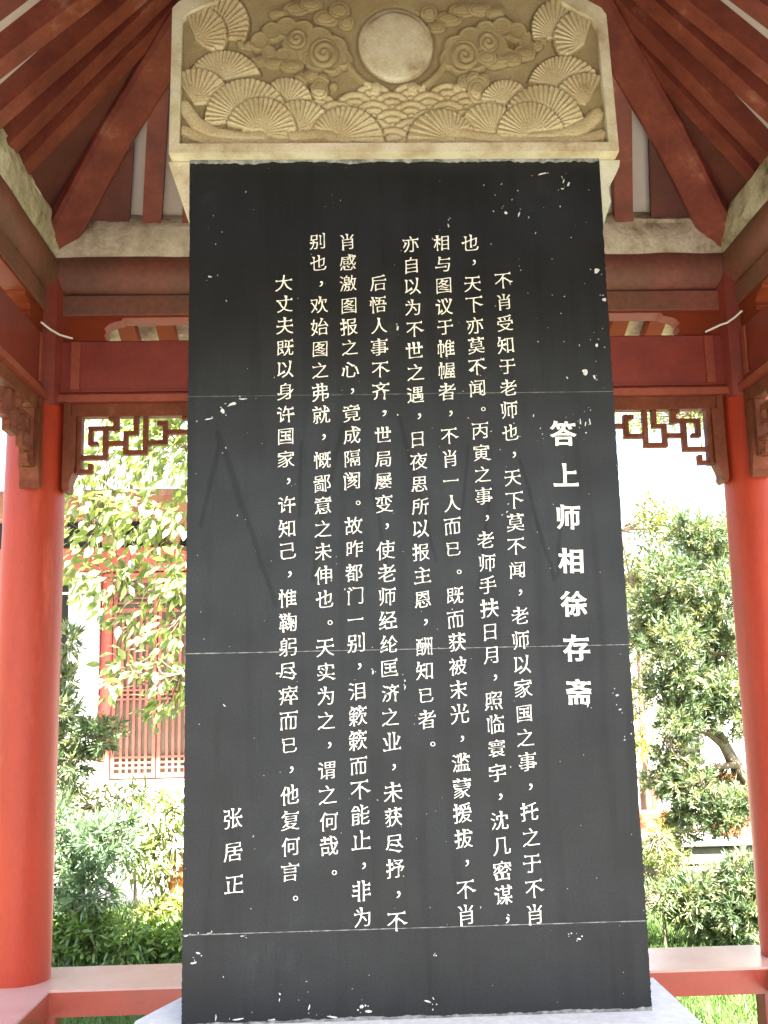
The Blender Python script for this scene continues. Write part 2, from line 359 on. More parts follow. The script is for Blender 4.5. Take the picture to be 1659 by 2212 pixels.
for k in range(4):
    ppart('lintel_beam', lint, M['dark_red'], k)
    ppart('lintel_moulding', mold, M['red_wood'], k)
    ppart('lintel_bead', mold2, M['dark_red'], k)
    for s in (-1.487, 1.487):
        o = ppart('lintel_end_strip', strip, M['red_wood'], k); o.matrix_basis = side(k) @ Matrix.Translation((s, 0, 0))
    ppart('round_purlin', purl, M['brown_red'], k)
    ppart('cornice_board', board, M['brown_red'], k)
    ppart('cornice_lit_strip', under, M['bracket'], k)
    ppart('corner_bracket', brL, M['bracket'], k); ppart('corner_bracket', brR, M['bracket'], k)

# hanging fretwork under the lintels, thin square bars that turn in meander hooks
def FX(p): return (-1.211 + (p - 620) * .0005775) * 1.0064 - CX
def FZ(q): return 1.6 + (2.880 - (q - 1510) * .000603 - 1.6) * 1.0064
BARS = [(885, 1485, 930, 1612), (850, 1485, 885, 1530), (690, 1572, 930, 1603), (690, 1603, 727, 1722), (727, 1690, 768, 1722),
        (805, 1603, 846, 1832), (578, 1798, 805, 1832), (578, 1906, 732, 1940), (693, 1862, 732, 1906), (846, 1688, 966, 1722),
        (966, 1612, 1003, 1798), (1003, 1612, 1085, 1643), (1045, 1485, 1085, 1612), (1003, 1762, 1160, 1798), (1120, 1485, 1160, 1762),
        (1160, 1688, 1316, 1722), (1275, 1535, 1316, 1688), (1230, 1535, 1275, 1572), (1316, 1606, 1560, 1640), (1425, 1485, 1560, 1530), (1522, 1530, 1560, 1606)]
bar_me = {}
frame_me = []
def fret(k):
    f = ppart('hanging_fretwork', MB().box(-1.53, 1.53, 1.618, 1.672, 2.893, 2.9565, .003).mesh('hanging_fretwork'), M['fret'], k)
    def sub(nm, key, maker, m):
        if key not in bar_me: bar_me[key] = maker()
        o = obj(nm, bar_me[key], m, f); return o
    for sg in (-1, 1):
        foot = [(1.531, 2.955), (1.531, 2.556), (1.524, 2.540), (1.508, 2.538), (1.497, 2.552), (1.500, 2.575), (1.493, 2.60), (1.478, 2.635), (1.474, 2.66), (1.474, 2.892), (1.50, 2.892), (1.50, 2.955)]
        sub('hanging_stile', ('st', sg), lambda: MB().prism([(a * sg, b) for a, b in foot], 1.603, 1.688, 'y').mesh('hanging_stile'), M['fret'])
        sub('hanging_stile', ('st2', sg), lambda: MB().box(min(sg * 1.473, sg * 1.452), max(sg * 1.473, sg * 1.452), 1.62, 1.67, FZ(1940), 2.892).mesh('inner_stile'), M['fret'])
        for i, (x0, y0, x1, y1) in enumerate(BARS):
            a, b2 = sorted((FX(x0) * -sg, FX(x1) * -sg)); zt, zb = FZ(y0), FZ(y1)
            zt = min(zt, 2.8925)
            sub('lattice_bar', (i, sg), lambda: MB().box(a, b2, 1.626 + .0006 * (i % 3), 1.662 - .0006 * (i % 3), zb, zt, .0025).mesh('lattice_bar'), M['fret'])
    return f
for k in range(4): fret(k)

# roof timbers. Undersides of the rafters lie on a slope from (r=1.59, z=3.81) to the apex
ZB, ZA, RB = 3.81, 5.21, 1.59
def rafter_mesh(o0, kk, t0, t1, wd=.088, dp=.088):
    import bmesh
    n = 6; vs = []
    for i in range(n + 1):
        t = t0 + (t1 - t0) * i / n
        s = o0 * (1 - kk * t); r = RB * (1 - t); z = ZB + (ZA - ZB) * t
        for ds, dz in ((-.5, 0), (.5, 0), (.5, 1), (-.5, 1)):
            vs.append((s + ds * wd, r + dz * dp * .62, z + dz * dp * .78))
    fs = []
    for i in range(n):
        for j in range(4):
            fs.append((i * 4 + j, i * 4 + (j + 1) % 4, (i + 1) * 4 + (j + 1) % 4, (i + 1) * 4 + j))
    fs += [(3, 2, 1, 0), tuple(n * 4 + j for j in range(4))]
    return MB().add(vs, fs).mesh('rafter')
def kof(o, k):
    a = abs(o); v = float(np.interp(a, [0, .45, .705, .9, 1.10, 1.35], [0, 0, .28, .46, .50, .55]))
    return v * (.65 if k == 0 else 1)
SETS = {0: [-1.145, -.958, -.76, -.57, -.38, -.19, 0, .19, .38, .57, .76, .93, 1.115],
        1: [1.075, .90, .705, .468, .223, .03, -.14, -.34, -.54, -.74, -.94, -1.14],
        3: [-1.17, -1.02, -.785, -.60, -.356, -.16, .04, .22, .42, .62, .82, 1.02, 1.22],
        2: [-1.3, -1.1, -.9, -.7, -.5, -.3, -.1, .1, .3, .5, .7, .9, 1.1, 1.3]}
for k, offs in SETS.items():
    for o0 in offs:
        kk = kof(o0, k)
        # end where the rafter meets the hip
        t1 = .9
        for i in range(91):
            t = i / 100
            if abs(o0 * (1 - kk * t)) > RB * (1 - t) - .06: t1 = t; break
        t1 = max(.05, t1)
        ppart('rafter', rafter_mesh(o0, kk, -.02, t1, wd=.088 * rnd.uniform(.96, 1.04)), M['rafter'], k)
# corner filler boards, painted red, between the last rafter and the hip
for k in range(4):
    for sg in (-1, 1):
        offs = [abs(o) for o in SETS[k] if o * sg > 0]
        a = 1.222 if k == 0 else max(offs); kk = kof(a, k)
        vs = []; n = 8
        for i in range(n + 1):
            t = -.02 + .62 * i / n
            s0 = a * (1 - kk * t) + .03; s1 = max(s0 + .005, RB * (1 - t) + .02)
            r = RB * (1 - t); z = ZB + (ZA - ZB) * t
            if s0 > RB * (1 - t): s0 = RB * (1 - t); s1 = s0 + .02
            for s in (s0, s1):
                vs.append((sg * s, r + .010, z + .012)); vs.append((sg * s, r + .03, z + .04))
        fs = []
        for i in range(n):
            b = i * 4
            fs += [(b, b + 2, b + 6, b + 4), (b + 1, b + 5, b + 7, b + 3), (b, b + 4, b + 5, b + 1), (b + 2, b + 3, b + 7, b + 6)]
        fs += [(0, 1, 3, 2), (n * 4, n * 4 + 2, n * 4 + 3, n * 4 + 1)]
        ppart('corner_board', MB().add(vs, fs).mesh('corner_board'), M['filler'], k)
# hip rafters
def hip():
    vs = []; n = 16; wd = .082
    for i in range(n + 1):
        t = -.42 + 1.40 * i / n
        d = HB * (1 - t); tz = t if t > 0 else t * .55
        z = 3.685 + (ZA - 3.80) * tz - .10 * max(0, 1 - max(t, 0) / .25)
        for a, dz in ((-wd, .02), (-wd * .8, 0), (wd * .8, 0), (wd, .02), (wd, .23), (-wd, .23)):
            vs.append((d * .70711 * 1.41421 + a * .70711, d + -a * .70711, z + dz))
    fs = [(i * 6 + j, i * 6 + (j + 1) % 6, (i + 1) * 6 + (j + 1) % 6, (i + 1) * 6 + j) for i in range(n) for j in range(6)]
    fs += [tuple(range(5, -1, -1)), tuple(n * 6 + j for j in range(6))]
    return MB().add(vs, fs).mesh('hip_rafter')
hm = hip()
for k in range(4): ppart('hip_rafter', hm, M['rafter'], k)
# ceiling plaster behind the rafters
for k in range(4):
    vs = [(-RB - .30, RB + .10, ZB + .02), (RB + .30, RB + .10, ZB + .02), (0, .02, ZA + .13), (-RB - .30, RB + .14, ZB + .06), (RB + .30, RB + .14, ZB + .06), (0, .02, ZA + .18)]
    ppart('ceiling_panel', MB().add(vs, [(0, 1, 2), (5, 4, 3), (0, 3, 4, 1), (1, 4, 5, 2), (2, 5, 3, 0)]).mesh('ceiling_panel'), M['ceiling'], k)
# apex boss
ppart('hanging_post', MB().lathe([(.02, 4.62), (.09, 4.68), (.12, 4.76), (.12, 5.3)], 0, 0, 24).mesh('hanging_post', True), M['rafter'])
# plaster band on top of the purlins
def band(seed, lift):
    rr = random.Random(seed); nx = 120; prof = [(1.585, 3.655), (1.572, 3.70), (1.570, 3.745), (1.574, 3.79), (1.582, 3.825), (1.62, 3.87), (1.76, 3.93), (1.78, 3.70)]
    vs = []
    for i in range(nx + 1):
        s = -1.60 + 3.20 * i / nx
        for j, (r, z) in enumerate(prof):
            q = mnoise.noise(Vector((s * 5 + seed, j * .8, seed * 3.1))); q2 = mnoise.noise(Vector((s * 17, j * 2.3, seed)))
            e = .020 * q + .013 * q2
            vs.append((s, r + (e if 0 < j < 6 else 0), z + (lift * (.5 + q) + .012 * q2 if 2 < j < 6 else .010 * q)))
    m = len(prof)
    fs = [(i * m + j, (i + 1) * m + j, (i + 1) * m + (j + 1) % m, i * m + (j + 1) % m) for i in range(nx) for j in range(m)]
    fs += [tuple(range(m)), tuple(nx * m + j for j in range(m - 1, -1, -1))]
    return MB().add(vs, fs).mesh('plaster_band', True)
for k in range(4): ppart('plaster_band', band(k + 2, .022 if k == 0 else .05), M['plaster'], k)
# eave rafters and soffit outside, seen through the gap over the lintel
er = MB().add([(-.045, 1.72, 3.76), (.045, 1.72, 3.76), (.045, 1.72, 3.84), (-.045, 1.72, 3.84), (-.045, 2.5, 3.47), (.045, 2.5, 3.47), (.045, 2.5, 3.55), (-.045, 2.5, 3.55)],
              [(3, 2, 1, 0), (4, 5, 6, 7), (0, 1, 5, 4), (1, 2, 6, 5), (2, 3, 7, 6), (3, 0, 4, 7)]).mesh('eave_rafter')
for k in range(4):
    for i in range(-8, 9):
        o = ppart('eave_rafter', er, M['bracket'], k); o.matrix_basis = side(k) @ Matrix.Translation((i * .2045 + .03, 0, 0))
    vs = [(-1.7, 1.70, 3.862), (1.7, 1.70, 3.862), (2.52, 2.52, 3.555), (-2.52, 2.52, 3.555)]
    vs += [(x, y, z + .04) for x, y, z in vs]
    ppart('soffit_board', MB().add(vs, [(3, 2, 1, 0), (4, 5, 6, 7), (0, 1, 5, 4), (1, 2, 6, 5), (2, 3, 7, 6), (3, 0, 4, 7)]).mesh('soffit_board'), M['plaster'], k)
    ppart('eave_batten', MB().box(-1.9, 1.9, 2.02, 2.06, 3.62, 3.685).mesh('eave_batten'), M['plaster'], k)
    # roof covering
    vs = [(-2.62, 2.62, 3.62), (2.62, 2.62, 3.62), (1.75, 1.75, 4.06), (-1.75, 1.75, 4.06), (0, 0, 5.62)]
    vs2 = [(x, y, z + .12) for x, y, z in vs]
    mb = MB().add(vs + vs2, [(3, 2, 1, 0), (4, 2, 3), (5, 6, 7, 8), (8, 7, 9), (0, 1, 6, 5), (1, 2, 7, 6), (2, 4, 9, 7), (4, 3, 8, 9), (3, 0, 5, 8)])
    ppart('roof_slope', mb.mesh('roof_slope'), M['tile'], k)
    mb = MB()
    for i in range(-12, 13):
        s = i * .21
        top = abs(s)
        if top < 1.75: pts = [(s, 2.64, 3.75), (s, 1.75, 4.19), (s, max(top, .05), 4.19 + (5.75 - 4.19) * (1.75 - max(top, .05)) / 1.75)]
        else: pts = [(s, 2.64, 3.75), (s, max(top, 1.76), 3.75 + .44 * (2.64 - max(top, 1.76)) / .89)]
        mb.tube(pts, .045, 6)
    o = ppart('tile_ribs', mb.mesh('tile_ribs', True), M['tile'], k); o['kind'] = 'stuff'
# white cable along both corners
def cable(pts): return MB().tube(pts, .005, 6).mesh('white_cable', True)
ppart('white_cable', cable([(-1.60, 1.44, 3.285), (-1.575, 1.50, 3.272), (-1.545, 1.55, 3.263), (-1.50, 1.595, 3.262)]), M['cable'])
ppart('white_cable', cable([(1.60, 1.46, 3.315), (1.58, 1.50, 3.298), (1.555, 1.535, 3.285), (1.53, 1.56, 3.283), (1.47, 1.595, 3.262)]), M['cable'])
# benches between the pillars
def bench(k, name='bench_rail'):
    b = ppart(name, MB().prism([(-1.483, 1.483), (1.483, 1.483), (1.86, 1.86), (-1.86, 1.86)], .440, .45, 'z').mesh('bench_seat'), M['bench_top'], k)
    a = obj('bench_apron', MB().prism([(-1.519, 1.484), (1.519, 1.484), (1.55, 1.52), (-1.55, 1.52)], .345, .4395, 'z').mesh('bench_apron'), M['bench'], b)
    a = obj('bench_apron', MB().box(-1.82, 1.82, 1.81, 1.85, .345, .4395, .003).mesh('bench_apron'), M['bench'], b)
    for s in (-1.51, 1.51):
        obj('bench_leg', MB().box(s - .05, s + .05, 1.50, 1.60, 0, .344, .004).mesh('bench_leg'), M['bench'], b)
    return b
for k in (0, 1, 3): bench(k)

# ------------------------------------------------------------------ stele
ste = thing('stone_stele', 'tall black slate stele with white vertical Chinese inscription under a carved stone cap', 'stele', loc=(.174, 3.0, 0))
SX0, SX1, SY = -.463, .811, 3.0
JZ = [.742, .972, 1.7285, 2.4845, 3.236]
def rough_slab(z0, z1, seed):
    """box whose front edges are slightly nibbled"""
    rr = random.Random(seed); n = 60
    mb = MB()
    prof = []
    for i in range(n + 1):
        z = z0 + (z1 - z0) * i / n
        prof.append(z)
    vs = []
    for z in prof:
        a = rr.uniform(0, .0022); b = rr.uniform(0, .0022)
        vs += [(SX0 + a, SY, z), (SX1 - b, SY, z), (SX1, SY + .30, z), (SX0, SY + .30, z)]
    fs = [(i * 4 + j, i * 4 + (j + 1) % 4, (i + 1) * 4 + (j + 1) % 4, (i + 1) * 4 + j) for i in range(n) for j in range(4)]
    fs += [(3, 2, 1, 0), tuple(n * 4 + j for j in range(4))]
    return MB().add(vs, fs).mesh('slate_slab')
for i in range(4):
    child(ste, 'slate_slab', rough_slab(JZ[i] + .0011, JZ[i + 1] - .0011, i), M['slate'])
for i in (1, 2, 3):
    n = 150; vs = []
    for q in range(n + 1):
        x = SX0 + .003 + (SX1 - SX0 - .006) * q / n
        h = .0004 + .0011 * abs(mnoise.noise(Vector((x * 22, i * 5.0, 0)))) + .0008 * rnd.random()
        zc = JZ[i] + .0007 * mnoise.noise(Vector((x * 6, i * 3.0, 4)))
        vs += [(x, SY - .0004, zc - h), (x, SY - .0004, zc + h)]
    child(ste, 'mortar_joint', mesh_np('mortar_joint', vs, [(2 * q, 2 * q + 2, 2 * q + 3, 2 * q + 1) for q in range(n)]), M['mortar'] if i < 3 else M['joint_dim'])
# mortar fillet at the foot and under the cap
def fillet(z0, amp, y0, seed, dz):
    n = 160; vs = []
    for i in range(n + 1):
        x = SX0 + .002 + (SX1 - SX0 - .004) * i / n
        h = abs(mnoise.noise(Vector((x * 9, seed, 0)))) * amp + abs(mnoise.noise(Vector((x * 45, seed, 3)))) * amp * .6 + .002
        vs += [(x, y0, z0), (x, y0 + .006, z0 + dz * h), (x, y0 + .02, z0 + dz * h * .8)]
    fs = [(i * 3 + j, i * 3 + j + 1, i * 3 + j + 4, i * 3 + j + 3) for i in range(n) for j in range(2)]
    return mesh_np('mortar_fillet', vs, fs)
child(ste, 'mortar_fillet', fillet(.742, .010, 2.993, 1.3, 1), M['mortar'])
child(ste, 'mortar_fillet', fillet(3.238, .014, 2.9935, 5.3, -1), M['mortar'])

# pedestal, two steps
child(ste, 'pedestal_top', MB().prism([(-.60, 2.70), (.905, 2.70), (.905, 3.32), (-.475, 3.32), (-.50, 3.29), (-.595, 3.06)], .62, .7415, 'z').mesh('pedestal_top'), M['pedestal'])
child(ste, 'pedestal_body', MB().box(-.66, .965, 2.62, 3.42, 0, .6195, .012).mesh('pedestal_body'), M['pedestal'])

# --- lettering: glyph outlines of Blender's own font, reshaped into brush-like strokes
def glyph_polys(ch):
    c = bpy.data.curves.new('g', 'FONT'); c.body = ch
    o = bpy.data.objects.new('g', c); COL.objects.link(o)
    dg = bpy.context.evaluated_depsgraph_get()
    cu = o.to_curve(dg); out = []
    for sp in cu.splines:
        bp = sp.bezier_points; n = len(bp); pts = []
        for i in range(n):
            p0, p1 = bp[i], bp[(i + 1) % n]
            a, b, c1, c2 = p0.co.xy, p1.co.xy, p0.handle_right.xy, p1.handle_left.xy
            pts.append(np.array(a))
            L = (b - a).length
            if L < 1e-6: continue
            dev = abs((c1 - a).cross(b - a)) / L + abs((c2 - a).cross(b - a)) / L
            if dev > .004:
                k = 2 if L < .15 else 4
                for j in range(1, k):
                    t = j / k
                    q = a * (1 - t) ** 3 + c1 * 3 * t * (1 - t) ** 2 + c2 * 3 * t * t * (1 - t) + b * t ** 3
                    pts.append(np.array(q))
        P = [pts[0]]
        for q in pts[1:]:
            if np.linalg.norm(q - P[-1]) > .004: P.append(q)
        if len(P) > 2 and np.linalg.norm(P[0] - P[-1]) < .004: P.pop()
        if len(P) > 2: out.append(np.array(P))
    o.to_curve_clear(); bpy.data.objects.remove(o); bpy.data.curves.remove(c)
    return out
def area(P): return .5 * np.sum(P[:, 0] * np.roll(P[:, 1], -1) - np.roll(P[:, 0], -1) * P[:, 1])
_ref = np.concatenate(glyph_polys('国')); GC = (_ref.min(0) + _ref.max(0)) / 2
def stylise(ch, style):
    polys = glyph_polys(ch)
    big = max(polys, key=lambda P: abs(area(P)))
    if area(big) < 0: polys = [P[::-1] for P in polys]
    punct = ch in '，。'
    ox, oy = (.028, .016) if style == 'title' else (-.001, -.011)
    k = .5 if style == 'title' else 1.8
    res = []
    rr = random.Random(ord(ch))
    for P in polys:
        P = P.copy(); n = len(P)
        if not punct:
            # waisted strokes: extra points near the ends of long edges and one drawn in at the middle
            Q = []
            for i in range(n):
                a_, b_ = P[i], P[(i + 1) % n]; Q.append(a_); e_ = b_ - a_; l_ = np.linalg.norm(e_)
                if l_ > .26:
                    nn_ = np.array([e_[1], -e_[0]]) / l_; e_ = e_ / l_
                    wst = .012 if style != 'title' else .006
                    Q += [a_ + e_ * .11 - nn_ * wst * .5, (a_ + b_) / 2 - nn_ * wst, b_ - e_ * .11 - nn_ * wst * .5]
            P = np.array(Q); n = len(P)
            E = np.roll(P, -1, 0) - P; Ln = np.linalg.norm(E, axis=1) + 1e-9; U = E / Ln[:, None]
            turn = lambda i, j: U[i][0] * U[j][1] - U[i][1] * U[j][0]
            D = np.zeros_like(P)
            for i in range(n):
                im, ip = (i - 1) % n, (i + 1) % n
                if .035 < Ln[i] < .115 and turn(im, i) > .55 and turn(i, ip) > .55 and Ln[im] > Ln[i] * .8 and Ln[ip] > Ln[i] * .8:
                    nrm = np.array([U[i][1], -U[i][0]]); a = math.degrees(math.atan2(nrm[1], nrm[0]))
                    A, B = i, ip
                    # A is first corner, B second, ink to the left of A->B
                    if -25 < a < 35:      # right end of a horizontal: pressed shoulder
                        D[A] += (.010, -.012); D[B] += (-.004, .042)
                    elif a > 150 or a < -150:  # left start
                        D[A] += (-.012, .026); D[B] += (.006, -.012)
                    elif 60 < a < 120:    # top of a vertical
                        D[A] += (.016, .004); D[B] += (-.034, .030)
                    elif 35 <= a <= 60: D[A] += (.01, .0); D[B] += (.0, .02)
                    elif 120 <= a <= 150: D[A] += (.0, .014); D[B] += (-.026, .0)
                    elif -120 < a < -60:  # foot of a vertical
                        D[A] += (-.008, -.004); D[B] += (.014, -.016)
                    elif -150 <= a <= -120:  # falling left: sharpen
                        m = (P[A] + P[B]) / 2 + nrm * .035
                        D[A] += (m - P[A]) * .75; D[B] += (m - P[B]) * .75
                    else:                 # falling right: flared foot
                        D[A] += (-.004, -.014); D[B] += (.060, .004)
            P += D * k
        # stroke weight
        E = np.roll(P, -1, 0) - P; Ln = np.linalg.norm(E, axis=1) + 1e-9; Nn = np.stack([E[:, 1], -E[:, 0]], 1) / Ln[:, None]
        V = Nn + np.roll(Nn, 1, 0); V /= np.maximum(.75, np.sum(V * V, 1) / 2)[:, None]
        P = P + V * np.array([ox, oy])
        c = P - GC
        if not punct:
            if style != 'title':
                # rising horizontals, slightly narrower and leaning strokes
                c = np.stack([c[:, 0] * .98, c[:, 1] + .105 * c[:, 0] - .05 * c[:, 0] ** 2], 1)
            nzv = np.array([[mnoise.noise(Vector((q[0] * 4.5, q[1] * 4.5, ord(ch) * .37))), mnoise.noise(Vector((q[0] * 4.5 + 9, q[1] * 4.5, ord(ch) * .53)))] for q in c])
            c = c + nzv * (.022 if style != 'title' else .012)
            c = c + np.array([[rr.uniform(-1, 1), rr.uniform(-1, 1)] for _ in c]) * .0045
        res.append(c)
    if punct:
        allp = np.concatenate(res); ctr = (allp.min(0) + allp.max(0)) / 2
        sc = 1.02 if ch == '，' else .82
        sh = np.array([.12, .04]) if ch == '，' else np.array([.26, .02])
        res = [(P - ctr) * sc + sh for P in res]
    # fill by winding number, so overlapping strokes stay solid
    from mathutils.geometry import delaunay_2d_cdt
    pts = []; eds = []
    for P in res:
        o0 = len(pts); pts += [Vector((float(q[0]), float(q[1]))) for q in P]
        eds += [(o0 + i, o0 + (i + 1) % len(P)) for i in range(len(P))]
    V2, _, T2, _, _, _ = delaunay_2d_cdt(pts, eds, [], 0, 1e-5)
    V2 = np.array([(v.x, v.y) for v in V2]); T2 = np.array([t for t in T2 if len(t) == 3])
    C2 = V2[T2].mean(1); W = np.zeros(len(C2), int)
    for P in res:
        Q = np.roll(P, -1, 0)
        for (x1, y1), (x2, y2) in zip(P, Q):
            cr = (x2 - x1) * (C2[:, 1] - y1) - (y2 - y1) * (C2[:, 0] - x1)
            W += ((y1 <= C2[:, 1]) & (y2 > C2[:, 1]) & (cr > 0)).astype(int) - ((y1 > C2[:, 1]) & (y2 <= C2[:, 1]) & (cr < 0)).astype(int)
    T2 = T2[W > 0]
    ec = {}
    for t in T2:
        for i in range(3): e = (int(t[i]), int(t[(i + 1) % 3])); ec[e] = 1
    n2 = len(V2); top = [(x, y, .012) for x, y in V2] + [(x, y, -.002) for x, y in V2]
    fs = [tuple(int(i) for i in t) for t in T2]
    fs += [(b_, a_, a_ + n2, b_ + n2) for (a_, b_) in ec if (b_, a_) not in ec]
    me = bpy.data.meshes.new('carved_character'); me.from_pydata(top, [], fs); me.update()
    me.materials.clear(); me.materials.append(M['white_paint'])
    return me
COLS = [("答上师相徐存斋", 0.652, 2.354, 0.656, 1.594),
        ("不肖受知于老师也，天下莫不闻，老师以家国之事，托之于不肖", 0.491, 2.838, 0.501, 0.995),
        ("也，天下亦莫不闻。丙寅之事，老师手扶日月，照临寰宇，沈几密谋，", 0.397, 2.961, 0.418, 0.982),
        ("相与图议于帷幄者，不肖一人而已。既而获被末光，滥蒙援拔，不肖", 0.309, 2.961, 0.313, 1.000),
        ("亦自以为不世之遇，日夜思所以报主恩，酬知已者。", 0.213, 2.959, 0.220, 1.461),
        ("后悟人事不齐，世局屡变，使老师经纶匡济之业，未获尽抒，不", 0.109, 2.834, 0.121, 0.991),
        ("肖感激图报之心，竟成隔阂。故昨都门一别，泪簌簌而不能止，非为", 0.018, 2.968, 0.027, 1.002),
        ("别也，欢始图之弗就，慨鄙意之未伸也。天实为之，谓之何哉。", -0.071, 2.969, -0.062, 1.123),
        ("大丈夫既以身许国家，许知己，惟鞠躬尽瘁而已，他复何言。", -0.175, 2.837, -0.168, 1.058),
        ("张居正", -0.326, 1.274, -0.323, 1.098)]
cache = {}
TX = Matrix.Rotation(math.pi / 2, 4, 'X')
for ci, (s, x0, z0, x1, z1) in enumerate(COLS):
    style = 'title' if ci == 0 else 'body'
    em = .077 if ci == 0 else (.056 if ci == 9 else .0515)
    for i, ch in enumerate(s):
        if (ch, style) not in cache: cache[ch, style] = stylise(ch, style)
        t = i / (len(s) - 1)
        jx, jz = (rnd.uniform(-.0015, .0015), rnd.uniform(-.0015, .0015))
        e = em * rnd.uniform(.96, 1.05) * (.9 if ch in '一已' and ci else (1.06 if ci in range(1, 9) else 1))
        child(ste, 'carved_character', cache[ch, style], M['white_paint'],
              Matrix.Translation((x0 + (x1 - x0) * t + jx, SY - .0001, z0 + (z1 - z0) * t + jz)) @ Matrix.Rotation(rnd.uniform(-.03, .03), 4, 'Y') @ TX @ Matrix.Diagonal((e, e, .08, 1)))

# chipped and splashed spots
def blob(mb, x, z, rx, rz, rr, ang=0):
    n = rr.randint(6, 10); pts = []
    for j in range(n):
        a = 2 * math.pi * j / n; q = rr.uniform(.5, 1.15)
        dx, dz = rx * q * math.cos(a), rz * q * math.sin(a)
        pts.append((x + dx * math.cos(ang) - dz * math.sin(ang), SY - .0009, z + dx * math.sin(ang) + dz * math.cos(ang)))
    c = (x, SY - .0012, z); back = [(p[0], SY + .0005, p[2]) for p in pts]
    mb.add([c] + pts + back, [(0, 1 + j, 1 + (j + 1) % n) for j in range(n)] + [(1 + j, 1 + (j + 1) % n, 1 + n + (j + 1) % n, 1 + n + j) for j in range(n)])
rr = random.Random(5); mb = MB()
SP = [(.727, 2.545, .010, .011), (.384, 2.556, .008, .010), (.768, 2.63, .005, .008), (.782, 2.868, .012, .009), (.80, 2.775, .008, .006), (.755, 2.53, .004, .010),
      (.695, 3.165, .003, .012), (.71, 3.155, .005, .009), (.69, 3.14, .006, .003), (.63, 3.19, .018, .003), (.55, 3.055, .003, .012), (.51, 3.06, .007, .007),
      (.33, 3.02, .003, .009), (-.40, 2.86, .008, .003), (.40, 2.573, .004, .003), (.705, 2.39, .003, .012), (.720, 2.385, .003, .012), (.733, 2.395, .003, .014),
      (-.33, 2.46, .022, .005), (-.30, 2.475, .016, .003), (-.36, 2.44, .006, .014), (-.40, 2.415, .014, .003), (.12, 2.43, .008, .004), (.165, 2.69, .005, .008),
      (-.20, 1.668, .010, .003), (-.155, 1.66, .004, .006), (.07, 1.665, .003, .010), (.16, 1.64, .003, .004), (.16, 1.62, .002, .008),
      (.765, 1.585, .006, .004), (.772, 1.545, .005, .003), (.78, 1.46, .004, .002), (.68, 1.56, .004, .008), (-.42, .925, .012, .004), (-.43, .90, .016, .005), (-.30, .965, .012, .003),
      (.02, .775, .010, .010), (.04, .763, .016, .006), (.20, .783, .018, .004), (.215, .79, .003, .009), (-.12, .778, .003, .022), (-.31, .754, .030, .004), (-.22, .75, .02, .003), (-.06, .752, .03, .003),
      (-.37, .76, .003, .016), (-.20, .80, .003, .010), (.62, .93, .012, .004), (.60, .945, .004, .004), (.22, .90, .004, .003), (-.45, .97, .012, .002), (-.39, .975, .014, .0015)]
for (x, z, a, b) in SP:
    a, b = (a * .62, b * .62) if z < 1.0 else (a * .9, b * .9)
    blob(mb, x, z, a, b, rr, rr.uniform(-.3, .3))
    for _ in range(2): blob(mb, x + rr.gauss(0, a * 1.6), z + rr.gauss(0, b * 1.6 + .004), rr.uniform(.0008, .003), rr.uniform(.0008, .003), rr)
for _ in range(110):
    x = rr.uniform(SX0 + .01, SX1 - .01); z = rr.uniform(.76, 3.2)
    if rr.random() < .35: x = rr.uniform(.45, .80); z = rr.uniform(2.3, 3.2)
    s = rr.uniform(.0006, .0022); blob(mb, x, z, s, s * rr.uniform(.6, 2.6), rr, rr.uniform(-1, 1))
c = child(ste, 'chip_marks', mb.mesh('chip_marks'), M['chip']); c['kind'] = 'stuff'

# --- carved cap: frame, relief panel (height field of fans, waves, clouds and a sun disc)
def U2X(u): return -.4843 + (u - 390) * .00142
def V2Z(v): return 3.2683 + (308 - v) * .00158
FY = 2.95
OUT = [(-.5195, 3.2385), (.8618, 3.2385), (.850, 3.705), (.835, 3.730), (.79, 3.757), (.745, 3.785), (.72, 3.84), (.62, 3.875), (.55, 3.95), (.35, 3.99), (.17, 4.06),
       (-.01, 3.99), (-.21, 3.95), (-.28, 3.875), (-.38, 3.84), (-.405, 3.79), (-.460, 3.768), (-.497, 3.748), (-.515, 3.727)]
cen = np.array([.171, 3.60])
INN = []
for (x, z) in OUT:
    v = np.array([x, z]) - cen
    INN.append((x - math.copysign(.031, v[0]) if abs(v[0]) > .08 else x, z + (.030 if z < 3.3 else -.036)))
n = len(OUT)
vs = [(x, FY, z) for x, z in OUT] + [(x, FY, z) for x, z in INN] + [(x, FY + .035, z) for x, z in INN] + [(x, FY + .05, z) for x, z in OUT]
fs = []
for i in range(n):
    j = (i + 1) % n
    fs += [(i, j, n + j, n + i), (n + i, n + j, 2 * n + j, 2 * n + i), (i, 3 * n + i, 3 * n + j, j), (3 * n + i, 2 * n + i, 2 * n + j, 3 * n + j)]
child(ste, 'cap_frame', MB().add(vs, fs).mesh('cap_frame'), M['frame_stone'])
child(ste, 'cap_block', MB().prism([(cen[0] + (x - cen[0]) * .998, cen[1] + (z - cen[1]) * .998) for x, z in OUT], FY + .0505, 3.34, 'y').mesh('cap_block'), M['frame_stone'])
earL = [(-.4645, 3.2375), (-.53, 3.2375), (-.515, 3.19), (-.49, 3.12), (-.464, 3.045)]
child(ste, 'cap_ear', MB().prism(earL, 3.004, 3.30, 'y').mesh('cap_ear'), M['frame_stone'])
earR = [(.8125, 3.2375), (.878, 3.2375), (.874, 3.215), (.862, 3.19), (.845, 3.165), (.838, 3.145), (.838, 3.12), (.842, 3.10), (.8125, 3.02)]
child(ste, 'cap_ear', MB().prism(earR[::-1], 3.004, 3.30, 'y').mesh('cap_ear'), M['moss_stone'])

